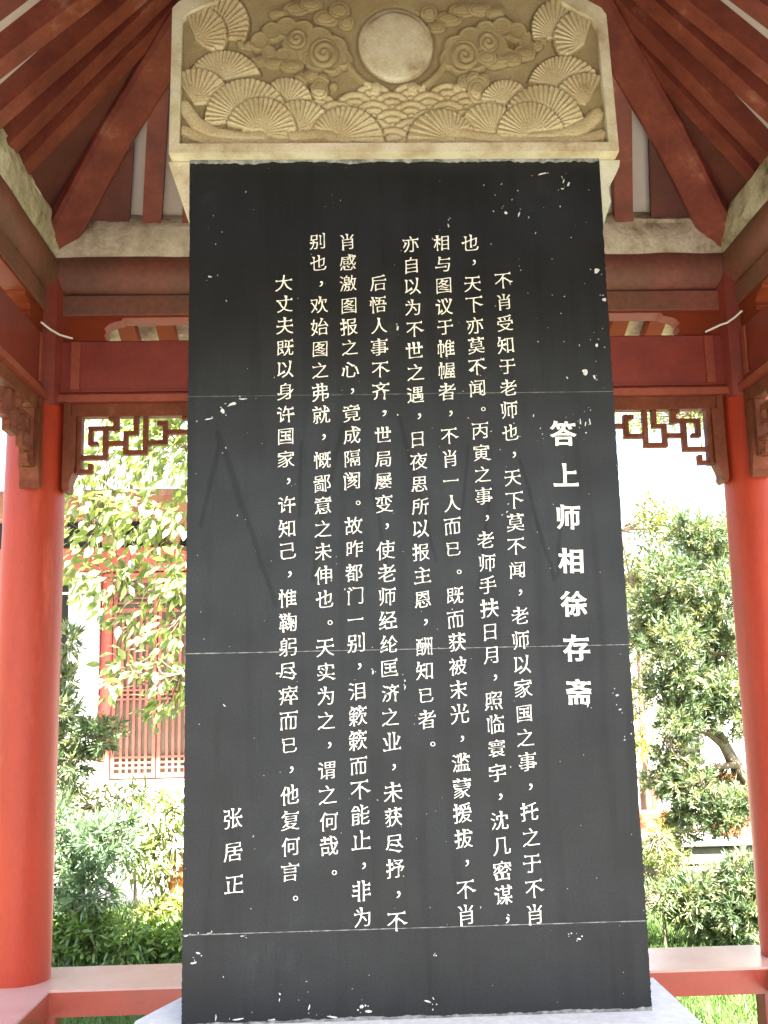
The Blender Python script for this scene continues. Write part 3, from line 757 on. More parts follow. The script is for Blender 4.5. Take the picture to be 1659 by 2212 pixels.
def relief():
    NX, NZ = 860, 380
    u = np.linspace(384, 1318, NX); v = np.linspace(-130, 309, NZ)
    Ug, Vg = np.meshgrid(u, v)
    H = np.zeros_like(Ug); K = np.zeros_like(Ug)          # height (px units ~ 1.5 mm), K = 1 where smooth-carved
    wob = 1.2 * (np.sin(Ug * .11 + Vg * .07) + np.sin(Ug * .05 - Vg * .13))
    def disc(cu, cv, r, h, dome=0, ry=None):
        ry = ry or r
        d = np.sqrt(((Ug - cu) / r) ** 2 + ((Vg - cv) / ry) ** 2)
        return d
    def fan(pu, pv, cu, cv, r, a0, a1, base, nray=15, edge=4.0, ry=None):
        """arc centre (cu,cv) radius r, ribs from pivot (pu,pv); angles degrees from +u, up positive"""
        ry = ry or r
        d = np.sqrt(((Ug - cu) / r) ** 2 + ((Vg - cv) / ry) ** 2)
        ang = np.degrees(np.arctan2(-(Vg - pv), Ug - pu))
        ang = np.where(ang < -120, ang + 360, ang)
        base *= .62
        ins = (d < 1) & (ang > a0) & (ang < a1)
        ph = (ang - a0) / (a1 - a0) * nray
        fr = ph - np.floor(ph)
        rp = np.sqrt((Ug - pu) ** 2 + (Vg - pv) ** 2) / r
        tilt = (fr ** .8) * 3.8 * np.clip(rp * 1.4, .15, 1)
        groove = -3.4 * np.exp(-((np.minimum(fr, 1 - fr)) / .075) ** 2) * np.clip(rp * 1.5, 0, 1)
        rim = -edge * .35 * np.clip((d - .955) / .045, 0, 1) ** 2
        h = base + tilt + groove + rim
        # carve a moat outside the rim so that it stands clear of what lies behind
        out = (d >= 1) & (d < 1 + 6 / r) & (ang > a0 - 3) & (ang < a1 + 3)
        w_ = np.clip(1 - (d - 1) * r / 6, 0, 1)
        H[out] -= (5.0 * w_)[out]
        H[ins] = h[ins]; K[ins] = 1
    def L2(x, y): return 365 + x * .2933, y * .2933
    def R3(x, y): return 790.9 + x * .33, y * .33
    # sky ground
    H += 1.2
    # waves in the middle: overlapping concentric arcs
    rows = []
    vv = 178; r_i = 0
    while vv < 330:
        off = 0 if r_i % 2 == 0 else 41
        for cu in np.arange(560 + off, 1180, 82): rows.append((cu, vv + 34))
        vv += 19; r_i += 1
    for (cu, cv) in rows:
        if cv < 214 and not (730 < cu < 990): continue
        d = np.sqrt(((Ug - cu) / 1.12) ** 2 + (Vg - cv) ** 2)
        ins = (d < 42) & (Vg > 172)
        ring = (d / 14) % 1
        h = 5 + 1.8 * (1 - ((ring - .5) * 2) ** 2) - 3.0 * np.exp(-((np.minimum(ring, 1 - ring)) / .13) ** 2)
        out = (d >= 42) & (d < 46) & (Vg < cv) & (Vg > 172)
        H[out] -= 1.5
        H[ins] = h[ins]; K[ins] = 1
    # clouds
    def cloud(circs, spirals, base, mir=None):
        best = np.full_like(Ug, 9.)
        for (cu, cv, r) in circs:
            if mir: cu = 2 * mir - cu
            d = np.sqrt((Ug - cu) ** 2 + ((Vg - cv) * 1.05) ** 2) - r
            best = np.minimum(best, d)
        out = (best > 0) & (best < 7); H[out] -= (2.6 * (1 - best / 7))[out]
        ins = best < 0
        h = base + 2.6 * np.clip(-best / 5, 0, 1) - 1.3 * np.clip((-best - 5) / 5, 0, 1)
        H[ins] = h[ins]
        for (cu, cv, R0, turns, sgn) in spirals:
            if mir: cu = 2 * mir - cu; sgn = -sgn
            dx, dy = (Ug - cu) * sgn, Vg - cv
            rr_ = np.sqrt(dx ** 2 + dy ** 2); th = np.arctan2(dy, dx)
            ph = (rr_ / R0 * turns - th / (2 * math.pi)); f_ = ph - np.floor(ph)
            m_ = rr_ < R0
            hs = base + 4.6 * np.sin(math.pi * f_) ** .6 + 1.5 * (1 - rr_ / R0)
            H[m_] = hs[m_]; o_ = (rr_ >= R0) & (rr_ < R0 + 5); H[o_] -= (2.2 * (1 - (rr_ - R0) / 5))[o_]
    def band_of(circs, base):
        for (cu, cv, r, ry) in circs:
            d = np.sqrt(((Ug - cu) / r) ** 2 + ((Vg - cv) / ry) ** 2)
            o_ = (d >= 1) & (d < 1.18); H[o_] -= (2.4 * (1 - (d - 1) / .18))[o_]
            i_ = d < 1; hh = base + 3.2 * np.sqrt(np.clip(1 - d ** 2, 0, 1)) ** .5 - 1.6 * np.exp(-((d - .72) / .1) ** 2); H[i_] = hh[i_]
    band_of([(640, 8, 30, 14), (672, 0, 26, 13), (705, 30, 30, 17), (735, 12, 24, 18), (600, 20, 22, 12), (750, 40, 18, 15)], 4)
    band_of([(980, 30, 30, 15), (1010, 12, 32, 14), (950, 48, 22, 13), (1050, 10, 28, 13), (1085, 18, 22, 12), (935, 20, 20, 18)], 4)
    Lc = [(560, 82, 24), (585, 60, 24), (618, 52, 27), (655, 58, 26), (690, 78, 32), (722, 95, 30), (738, 118, 24), (715, 128, 26), (680, 124, 24), (640, 118, 22), (610, 112, 20), (578, 105, 18), (640, 90, 34)]
    cloud(Lc, [(699, 108, 31, 2.1, 1), (640, 76, 21, 1.7, 1)], 5)
    cloud([(a - 6, b, r) for a, b, r in Lc], [(699, 112, 31, 2.1, 1), (645, 84, 21, 1.7, 1)], 5, mir=855)
    band_of([(556, 125, 20, 11), (590, 130, 22, 11), (630, 136, 26, 12)], 6)
    band_of([(1150, 108, 20, 13), (1118, 120, 20, 13), (1092, 124, 20, 12), (1060, 118, 22, 15)], 6)
    band_of([(520, 84, 12, 14), (533, 90, 12, 10)], 5)
    band_of([(1175, 86, 14, 14), (1187, 76, 10, 12)], 5)
    # foam crests
    band_of([(650, 165, 17, 15), (672, 158, 17, 14), (695, 168, 16, 14), (688, 186, 20, 22), (720, 180, 10, 9)], 6)
    band_of([(1008, 172, 17, 17), (1030, 165, 17, 15), (1050, 170, 15, 16), (1036, 190, 22, 26), (990, 184, 10, 9), (812, 184, 12, 12), (893, 184, 12, 12)], 6)
    # sweeping cloud tails beside the sun
    for sg in (-1, 1):
        cu0 = 858.5 + sg * 104; d = np.abs(np.sqrt(((Ug - 858.5) / 1.0) ** 2 + (Vg - 70) ** 2) - 122)
        m_ = (d < 7) & ((Ug - 858.5) * sg > 55) & ((Ug - 858.5) * sg < 108) & (Vg > 110); H[m_] = (5 + 3 * (1 - (d / 7) ** 2))[m_]
    # sun
    d = disc(858.5, 87, 83, 0, ry=80)
    o_ = (d >= 1) & (d < 1.1); H[o_] -= (4 * (1 - (d - 1) / .1))[o_]
    i_ = d < 1; H[i_] = (5 + 5 * np.clip(1 - d ** 4, 0, 1) ** .5 - 3.5 * np.clip((d - .80) / .1, 0, 1) * np.clip(-(Vg - 80) / 50, 0, 1))[i_]; K[i_] = 2
    # fans, far to near
    p = L2(300, 230); c_ = L2(335, 150); fan(*p, *c_, 72, -12, 120, 8)
    p = L2(180, 270); c_ = L2(195, 235); fan(*p, *c_, 64, -35, 112, 11, 13)
    p = R3(1290, 215); c_ = R3(1335, 165); fan(*p, *c_, 68, 60, 192, 8)
    p = R3(1480, 262); c_ = R3(1465, 230); fan(*p, *c_, 62, 68, 215, 11, 13)
    fan(*L2(370, 560), *L2(395, 640), 87, 10, 176, 8, 20)
    fan(*R3(1270, 540), *R3(1335, 605), 87, 6, 170, 8, 20)
    fan(*L2(170, 740), *L2(185, 745), 78, 5, 125, 10, 12)
    fan(*R3(1470, 660), *R3(1475, 690), 77, 55, 178, 10, 12)
    fan(*L2(850, 740), *L2(860, 740), 56, 10, 172, 10, 14)
    fan(*R3(910, 640), *R3(935, 690), 61, 8, 178, 10, 14)
    fan(*L2(540, 850), *L2(565, 870), 92, 0, 190, 12, 24)
    fan(*R3(1170, 810), *R3(1175, 815), 91, -12, 184, 12, 24)
    fan(*L2(950, 950), *L2(955, 975), 76, 14, 170, 13, 15)
    fan(*R3(850, 880), *R3(810, 870), 70, 25, 172, 13, 15)
    fan(*L2(1230, 1000), *L2(1300, 1045), 82, -8, 172, 13, 18)
    fan(*R3(560, 900), *R3(495, 935), 78, 5, 188, 13, 18)
    fan(*L2(660, 955), *L2(670, 965), 77, -18, 165, 16, 20)
    fan(*R3(1090, 880), *R3(1085, 885), 75, 15, 192, 16, 20)
    # rocks sweeping along the bottom corners
    def ridge(pts, wd, h):
        best = np.full_like(Ug, 1e9)
        for (a, b), (c1, d1) in zip(pts[:-1], pts[1:]):
            ax, ay = c1 - a, d1 - b; l2 = ax * ax + ay * ay
            t = np.clip(((Ug - a) * ax + (Vg - b) * ay) / l2, 0, 1)
            best = np.minimum(best, np.hypot(Ug - a - t * ax, Vg - b - t * ay))
        m_ = best < wd; hh = h * (1 - (best / wd) ** 2) ** .5 if False else h * np.clip(1 - (best / wd) ** 2, 0, 1) ** .5
        hh = hh * .6 + .5 * np.sin(Ug * .9 + 2 * np.sin(Vg * .6)) * .5
        H[m_] = 5 + hh[m_]; K[m_] = 1
    P_ = lambda f, l: [f(*q) for q in l]
    ridge(P_(L2, [(100, 760), (190, 880), (330, 960), (560, 1000), (660, 985)]), 15, 8)
    ridge(P_(L2, [(105, 930), (280, 1010), (520, 1035), (800, 1030), (1180, 1030)]), 11, 5)
    ridge(P_(L2, [(900, 975), (1060, 960), (1190, 975)]), 11, 6)
    ridge(P_(R3, [(1540, 730), (1460, 800), (1330, 860), (1200, 880), (1100, 890)]), 15, 8)
    ridge(P_(R3, [(1560, 860), (1400, 900), (1180, 910), (900, 905), (600, 905)]), 11, 5)
    ridge(P_(R3, [(860, 880), (740, 870), (640, 850)]), 10, 6)
    # outside rim of panel: shallow margin
    H = H + .5 * (np.random.default_rng(3).random(H.shape) - .5) * (K < .5)
    H = H + wob * .15
    # soften one step
    Hs = H.copy(); Hs[1:-1, 1:-1] = (H[1:-1, 1:-1] * 4 + H[:-2, 1:-1] + H[2:, 1:-1] + H[1:-1, :-2] + H[1:-1, 2:]) / 8
    H = Hs
    X = U2X(Ug); Z = V2Z(Vg); Y = FY + .030 - H * .0019
    V = np.stack([X.ravel(), Y.ravel(), Z.ravel()], 1)
    r_, c_ = np.meshgrid(np.arange(NZ - 1), np.arange(NX - 1), indexing='ij'); a = (r_ * NX + c_).ravel()
    F = np.stack([a, a + NX, a + NX + 1, a + 1], 1)
    # keep only what lies inside the frame outline
    poly = np.array(INN); cx_ = X.ravel()[a]; cz_ = Z.ravel()[a]; ins = np.zeros(len(a), bool)
    for i in range(len(poly)):
        (x1, z1), (x2, z2) = poly[i], poly[(i + 1) % len(poly)]
        c0 = (z1 > cz_) != (z2 > cz_)
        with np.errstate(divide='ignore', invalid='ignore'):
            xi = (x2 - x1) * (cz_ - z1) / (z2 - z1) + x1
        ins ^= c0 & (cx_ < xi)
    kf = K.ravel()[a]
    me = mesh_np('relief_panel', V, F[ins], True)
    me.materials.append(M['stone_rough']); me.materials.append(M['stone']); me.materials.append(M['frame_stone'])
    me.polygons.foreach_set('material_index', kf[ins].astype(np.int32))
    me.update()
    return me
rp = relief()
o = bpy.data.objects.new('relief_panel', rp); COL.objects.link(o); o.parent = ste; o.location = (-.174, -3.0, 0)

# ------------------------------------------------------------------ foliage
def rot_to(dirs, roll):
    """frames (n,3,3): column 0 = side, 1 = along dir, 2 = normal"""
    d = dirs / (np.linalg.norm(dirs, axis=1)[:, None] + 1e-9)
    ref = np.tile(np.array([0, 0, 1.]), (len(d), 1)); ref[np.abs(d[:, 2]) > .92] = (1, 0, 0)
    s = np.cross(d, ref); s /= np.linalg.norm(s, axis=1)[:, None]; nn = np.cross(s, d)
    c, q = np.cos(roll)[:, None], np.sin(roll)[:, None]
    s2 = s * c + nn * q; n2 = -s * q + nn * c
    return np.stack([s2, d, n2], 2)
LEAF_V = np.array([[0, 0, 0], [.20, .28, .05], [.25, .52, .04], [.13, .80, -.01], [0, 1.0, -.08], [-.13, .80, -.01], [-.25, .52, .04], [-.20, .28, .05], [0, .30, 0], [0, .55, -.005], [0, .8, -.03]])
LEAF_F = np.array([[0, 1, 8, 8], [1, 2, 9, 8], [2, 3, 10, 9], [3, 4, 10, 10], [0, 8, 7, 7], [8, 9, 6, 7], [9, 10, 5, 6], [10, 4, 5, 5]])
LEAF_T = np.array([[0, 1, 8], [1, 2, 9], [1, 9, 8], [2, 3, 10], [2, 10, 9], [3, 4, 10], [0, 8, 7], [8, 9, 6], [8, 6, 7], [9, 10, 5], [9, 5, 6], [10, 4, 5]])
SLEAF_V = np.array([[0, 0, 0], [.24, .45, .05], [0, 1, -.06], [-.24, .45, .05], [0, .45, 0]])
SLEAF_T = np.array([[0, 1, 4], [1, 2, 4], [0, 4, 3], [4, 2, 3]])
NEED_V = np.array([[-.5, 0, 0], [.5, 0, 0], [.9, .5, .6], [-.9, .5, .6], [0, 1, .4]])
NEED_T = np.array([[0, 1, 2], [0, 2, 3], [3, 2, 4]])
def scatter(name, tv, tf, pos, dirs, roll, length, width):
    n = len(pos); Fm = rot_to(dirs, roll)
    v = np.empty((n, len(tv), 3))
    v[:] = tv[None]
    v[:, :, 0] *= width[:, None]; v[:, :, 1] *= length[:, None]; v[:, :, 2] *= width[:, None]
    v = np.einsum('nij,nkj->nki', Fm, v) + pos[:, None, :]
    f = tf[None] + (np.arange(n) * len(tv))[:, None, None]
    return mesh_np(name, v.reshape(-1, 3), f.reshape(-1, 3))
def rdir(n): v = rng.normal(size=(n, 3)); return v / np.linalg.norm(v, axis=1)[:, None]
def in_clumps(clumps, n, shell=.55):
    """points in ellipsoids (x,y,z,rx,ry,rz); denser near the surface; returns pos and outward dir"""
    w = np.array([c[3] * c[4] + c[4] * c[5] + c[3] * c[5] for c in clumps]); w = w / w.sum()
    idx = rng.choice(len(clumps), n, p=w); C = np.array(clumps)[idx]
    d = rdir(n); r = 1 - shell * rng.random(n) ** 1.6
    return C[:, :3] + d * r[:, None] * C[:, 3:6], d
def podocarp(tips, tdir, nl=15, ll=.06, wl=.0075):
    """whorls of narrow leaves on short shoots"""
    n = len(tips)
    td = tdir + rdir(n) * .55 + np.array([0, 0, .35]); td /= np.linalg.norm(td, axis=1)[:, None]
    P = np.repeat(tips, nl, 0); D = np.repeat(td, nl, 0); t = np.tile(np.linspace(0, 1, nl), n)
    spread = rdir(n * nl); spread -= D * np.sum(spread * D, 1)[:, None]; spread /= np.linalg.norm(spread, axis=1)[:, None]
    ang = (1.25 - .85 * t)[:, None]
    d = D * np.cos(ang) + spread * np.sin(ang)
    pos = P + D * (t * ll * .9)[:, None]
    L = ll * rng.uniform(.65, 1.15, n * nl)
    return pos, d, rng.uniform(0, 6.28, n * nl), L, np.full(n * nl, wl) * rng.uniform(.8, 1.2, n * nl)
def branches(parent, name, segs, m=None):
    for pts, rad in segs:
        child(parent, name, MB().tube(pts, rad, 8).mesh(name, True), m or M['bark'])
def twigs(parent, roots, pos, n, r0=.006):
    """thin twigs from limb points to foliage tips, one joined part"""
    mb = MB(); sel = rng.choice(len(pos), min(n, len(pos)), replace=False); roots = np.array(roots)
    for i in sel:
        p = pos[i]; a = roots[np.argmin(np.linalg.norm(roots - p, axis=1))]
        q = (a + p) / 2 + rng.normal(size=3) * .05 * np.linalg.norm(a - p) - np.array([0, 0, .03])
        mb.tube([tuple(a), tuple(q), tuple(p)], [r0, r0 * .7, r0 * .3], 4, cap=False)
    o = child(parent, 'twigs', mb.mesh('twigs'), M['bark']); o['kind'] = 'stuff'

# ground cover
def grass(n, x0, x1, y0, y1, h=.16, dens=None):
    x = rng.uniform(x0, x1, n); y = rng.uniform(y0, y1, n)
    k = np.ones(n, bool) if dens is None else dens(x, y)
    x, y = x[k], y[k]; n = len(x)
    pos = np.stack([x, y, np.full(n, -.36)], 1)
    d = rdir(n) * .75 + np.array([0, 0, 1.0])
    V = np.array([[-.5, 0, 0], [.5, 0, 0], [.42, .4, .8], [-.42, .4, .8], [0, 1, 5.]])
    return scatter('grass', V, NEED_T, pos, d, rng.uniform(0, 6.28, n), h * rng.uniform(.5, 1.3, n), np.full(n, .007) * rng.uniform(.7, 1.4, n))
g = obj('grass', grass(70000, -3.2, 4.0, 5.1, 10.6, .15), M['grass'])
tag(g, 'long fresh green grass growing on the lawn behind the pavilion benches', 'grass', kind='stuff')

# hedge right behind the left bench
def leafy(name, label, cat, clumps, n, leaf, L, W, m, stems, loc, shell=.6, droop=.3, group=None, small=True, ntw=120, nparts=0):
    t = thing(name, label, cat, group, loc)
    pos, d = in_clumps(clumps, n, shell)
    dirs = d * .8 + rdir(n) * .8 + np.array([0, 0, -droop])
    roll = rng.uniform(-.9, .9, n)
    tv, tt = (SLEAF_V, SLEAF_T) if small else (LEAF_V, LEAF_T)
    Ls = L * rng.uniform(.65, 1.2, n)
    near = np.argsort(pos[:, 1])[:0]
    me = scatter('foliage', tv, tt, pos, dirs, roll, Ls, Ls * W)
    f = child(t, 'foliage', me, m); f['kind'] = 'stuff'
    branches(t, 'stem', stems)
    roots = [p for pts, r in stems for p in pts]
    if ntw: twigs(t, roots, pos, ntw)
    return t
leafy('hedge', 'low dense leafy hedge directly behind the left bench', 'hedge', [(-2.25, 8.30, -0.21, 0.17, 0.16, 0.25), (-2.15, 8.42, -0.20, 0.18, 0.16, 0.26), (-1.95, 8.20, -0.14, 0.17, 0.16, 0.25), (-1.87, 8.50, -0.23, 0.18, 0.16, 0.25), (-1.65, 8.15, -0.18, 0.16, 0.16, 0.22), (-1.55, 8.30, -0.24, 0.16, 0.16, 0.21), (-1.43, 8.42, -0.26, 0.16, 0.16, 0.22), (-1.26, 8.20, -0.20, 0.16, 0.16, 0.22)], 5200, None, .085, .55, M['hedge_leaf'],
      [([(-2.3 + i * .17, 8.35, -.36), (-2.27 + i * .17, 8.3, -.2), (-2.3 + i * .17, 8.3, -.05)], [.012, .009, .004]) for i in range(7)], (-1.8, 8.3, -.36), small=False)
leafy('shrub', 'rounded shrub with oval glossy leaves above the hedge, beside the orange board', 'shrub', [(-1.58, 8.80, 0.65, 0.26, 0.20, 0.20), (-1.50, 8.92, 0.42, 0.20, 0.17, 0.16), (-1.64, 8.70, 0.35, 0.21, 0.17, 0.16), (-1.57, 9.00, 0.20, 0.16, 0.16, 0.11), (-1.74, 8.65, 0.44, 0.15, 0.16, 0.13), (-1.42, 8.80, 0.76, 0.18, 0.16, 0.15)], 900, None, .115, .5, M['leaf'],
      [([(-1.55, 8.9, -.36), (-1.56, 8.85, .0), (-1.6, 8.8, .5)], [.02, .016, .008]), ([(-1.55, 8.9, -.1), (-1.48, 8.85, .2), (-1.42, 8.8, .75)], [.014, .010, .006])],
      (-1.55, 8.9, -.36), small=False, shell=.8, ntw=60)
leafy('shrub', 'pale sunlit bush in front of the lattice hall, below its red column', 'shrub', [(-2.65, 10.60, 0.59, 0.31, 0.26, 0.19), (-2.36, 10.72, 0.59, 0.32, 0.26, 0.18), (-2.09, 10.50, 0.69, 0.21, 0.17, 0.13), (-2.93, 10.80, 0.60, 0.27, 0.21, 0.19)], 900, None, .11, .5, M['pale_leaf'],
      [([(-2.6, 10.7, -.36), (-2.65, 10.6, .1), (-2.5, 10.6, .6)], [.02, .014, .008]), ([(-2.1, 10.7, -.36), (-2.1, 10.5, .65)], [.02, .008])], (-2.5, 10.6, -.36), small=False, ntw=60)
leafy('shrub', 'small bright yellow-green bush at the right end of the hedge', 'shrub', [(-1.57, 8.70, -0.09, 0.15, 0.16, 0.13), (-1.45, 8.82, -0.09, 0.16, 0.16, 0.16), (-1.30, 8.60, -0.06, 0.16, 0.16, 0.16)], 900, None, .095, .52, M['pale_leaf'],
      [([(-1.45, 8.8, -.36), (-1.45, 8.8, .0)], [.012, .006])], (-1.45, 8.8, -.36), small=False, ntw=40)

def podo_tree(name, label, clumps, n, limbs, loc, m, ll, cat='tree', shell=.6, nl=15, m2=None, ntw=160, wl=.0075):
    t = thing(name, label, cat, None, loc)
    pos, d = in_clumps(clumps, n, shell)
    half = n if m2 is None else int(n * .6)
    for a, b, mm in ((0, half, m), (half, n, m2)):
        if b <= a: continue
        P, D, Ro, L, W = podocarp(pos[a:b], d[a:b], nl, ll, wl)
        f = child(t, 'foliage', scatter('foliage', NEED_V, NEED_T, P, D, Ro, L, W), mm); f['kind'] = 'stuff'
    for i, (pts, rad) in enumerate(limbs):
        child(t, 'trunk' if i == 0 else 'limb', MB().tube(pts, rad, 10).mesh('limb', True), M['bark'])
    twigs(t, [p for pts, r in limbs for p in pts], pos, ntw)
    return t
# left podocarps
podo_tree('podocarp_shrub', 'blue-green podocarp shrub with needle leaves between left pillar and hedge', [(-2.07, 8.30, 0.51, 0.24, 0.20, 0.17), (-2.20, 8.42, 0.34, 0.20, 0.16, 0.15), (-1.96, 8.20, 0.25, 0.17, 0.16, 0.14), (-2.25, 8.50, 0.02, 0.15, 0.16, 0.13), (-1.83, 8.15, 0.55, 0.17, 0.16, 0.13), (-2.28, 8.30, 0.63, 0.17, 0.16, 0.15), (-1.76, 8.42, 0.63, 0.09, 0.16, 0.08)],
          430, [([(-2.15, 8.4, -.36), (-2.1, 8.35, .0), (-2.0, 8.3, .3), (-1.78, 8.2, .6)], [.03, .024, .018, .007]), ([(-2.12, 8.35, 0), (-2.2, 8.3, .35), (-2.3, 8.3, .65)], [.018, .012, .006])],
          (-2.15, 8.4, -.36), M['needle_pale'], .10, cat='shrub', wl=.008, m2=M['needle_pale'], ntw=60)
podo_tree('podocarp_tree', 'cloud pruned podocarp tree in front of the white pier, its pads beside the left pillar', [(-2.49, 9.30, 2.13, 0.12, 0.15, 0.08), (-2.53, 9.42, 1.77, 0.14, 0.15, 0.09), (-2.52, 9.20, 1.55, 0.15, 0.15, 0.09), (-2.44, 9.50, 1.29, 0.28, 0.22, 0.12), (-2.13, 9.15, 1.32, 0.17, 0.15, 0.10), (-2.45, 9.30, 1.10, 0.23, 0.19, 0.11), (-2.57, 9.42, 0.88, 0.19, 0.15, 0.09), (-2.46, 9.20, 0.76, 0.13, 0.15, 0.07)],
          420, [([(-2.75, 9.4, -.36), (-2.7, 9.4, .3), (-2.6, 9.35, .8), (-2.55, 9.35, 1.3), (-2.5, 9.3, 2.1)], [.05, .042, .034, .022, .008]), ([(-2.62, 9.35, .75), (-2.45, 9.3, 1.05), (-2.1, 9.2, 1.3)], [.02, .014, .006])],
          (-2.75, 9.4, -.36), M['needle'], .095, wl=.008, m2=M['needle2'], ntw=60)
podo_tree('podocarp_tree', 'large cloud pruned podocarp tree with layered pads right of the stele', [(3.06, 9.00, 2.95, 0.22, 0.18, 0.17), (3.33, 9.12, 2.94, 0.20, 0.17, 0.16), (2.81, 8.90, 2.57, 0.22, 0.18, 0.17), (3.20, 9.20, 2.72, 0.28, 0.22, 0.20), (3.24, 8.85, 2.47, 0.20, 0.16, 0.15), (2.67, 9.00, 2.32, 0.21, 0.17, 0.16), (2.95, 9.12, 2.32, 0.26, 0.21, 0.20), (3.19, 8.90, 2.21, 0.20, 0.16, 0.15), (2.66, 9.20, 2.06, 0.18, 0.16, 0.13), (2.76, 8.85, 2.00, 0.22, 0.18, 0.17), (3.03, 9.00, 2.04, 0.20, 0.16, 0.15), (3.34, 9.12, 1.95, 0.20, 0.17, 0.16), (2.80, 8.90, 1.73, 0.22, 0.18, 0.17), (3.17, 9.20, 1.73, 0.24, 0.19, 0.18), (3.21, 8.85, 1.57, 0.19, 0.16, 0.15), (2.92, 9.00, 1.49, 0.21, 0.17, 0.16), (2.70, 9.12, 1.58, 0.17, 0.16, 0.13), (2.77, 8.90, 1.30, 0.19, 0.16, 0.15), (3.04, 9.20, 1.31, 0.19, 0.16, 0.15), (3.24, 8.85, 1.33, 0.18, 0.16, 0.13), (2.78, 9.00, 1.02, 0.19, 0.16, 0.15), (2.69, 9.12, 0.82, 0.16, 0.16, 0.11), (2.86, 8.90, 0.81, 0.21, 0.17, 0.16), (3.18, 9.20, 0.73, 0.22, 0.18, 0.17), (3.20, 8.85, 0.61, 0.19, 0.16, 0.15), (2.92, 9.00, 0.61, 0.20, 0.17, 0.16), (2.80, 9.12, 0.43, 0.17, 0.16, 0.13), (3.10, 8.90, 0.53, 0.16, 0.16, 0.12)], 3900,
          [([(3.75, 9.1, -.36), (3.57, 9.1, .2), (3.46, 9.1, .69), (3.28, 9.1, 1.0), (3.14, 9.1, 1.31), (3.17, 9.1, 1.78), (3.15, 9.1, 2.04), (3.05, 9.1, 2.34), (3.12, 9.1, 2.8)], [.09, .08, .07, .055, .044, .036, .030, .022, .010]),
           ([(3.42, 9.05, .75), (3.17, 9.0, 1.12), (3.04, 9.0, 1.23), (2.8, 8.95, 1.32)], [.04, .03, .02, .008]), ([(3.30, 9.0, .95), (2.92, 8.95, .93), (2.66, 8.9, 1.2)], [.03, .02, .008]),
           ([(3.15, 9.0, 1.6), (2.95, 9, 1.72), (2.7, 9, 1.6)], [.024, .015, .007]), ([(3.15, 9, 2.05), (3.25, 9.05, 2.4), (3.3, 9.05, 2.9)], [.02, .014, .006]), ([(3.16, 9, 1.9), (2.9, 9, 2.15), (2.7, 9, 2.3)], [.02, .014, .006])],
          (3.75, 9.1, -.36), M['needle'], .066, nl=14, m2=M['needle2'], ntw=420, shell=.85, wl=.0062)
podo_tree('podocarp_shrub', 'spreading podocarp shrub on the lawn below the stone retaining wall', [(2.55, 8.00, 0.07, 0.19, 0.16, 0.15), (2.79, 8.12, 0.10, 0.19, 0.16, 0.15), (2.88, 7.90, 0.22, 0.17, 0.16, 0.15), (2.72, 8.20, -0.10, 0.19, 0.16, 0.13), (2.84, 7.85, -0.00, 0.18, 0.16, 0.15), (2.80, 8.00, -0.16, 0.18, 0.16, 0.11), (2.49, 8.12, -0.03, 0.13, 0.16, 0.10), (2.98, 7.90, 0.11, 0.16, 0.16, 0.16)],
          1000, [([(2.8, 8.1, -.36), (2.75, 8.1, -.1), (2.8, 8.1, .1)], [.03, .022, .01]), ([(2.8, 8.1, -.2), (2.6, 8.0, 0), (2.5, 8.0, .1)], [.016, .012, .006])],
          (2.8, 8.1, -.36), M['needle'], .068, cat='shrub', m2=M['needle2'], wl=.007, ntw=60)
leafy('shrub', 'fine-leaved pale bush touching the right edge of the stele at wall height', 'shrub', [(2.36, 8.40, 0.39, 0.17, 0.16, 0.15), (2.40, 8.52, 0.20, 0.16, 0.16, 0.13), (2.47, 8.30, 0.30, 0.15, 0.16, 0.11), (2.47, 8.60, 0.46, 0.11, 0.16, 0.09)], 1500, None, .048, .5, M['pale_leaf'],
      [([(2.4, 8.4, -.36), (2.42, 8.4, .1), (2.4, 8.4, .5)], [.016, .012, .006])], (2.4, 8.4, -.36))
leafy('shrub', 'small-leaved bush low in shade beside the foot of the stele', 'shrub', [(2.22, 8.00, 0.07, 0.15, 0.18, 0.14), (2.39, 8.12, 0.11, 0.15, 0.18, 0.11)], 1300, None, .045, .5, M['leaf2'],
      [([(2.3, 8.05, -.36), (2.3, 8.05, .1)], [.012, .006])], (2.3, 8.05, -.36))

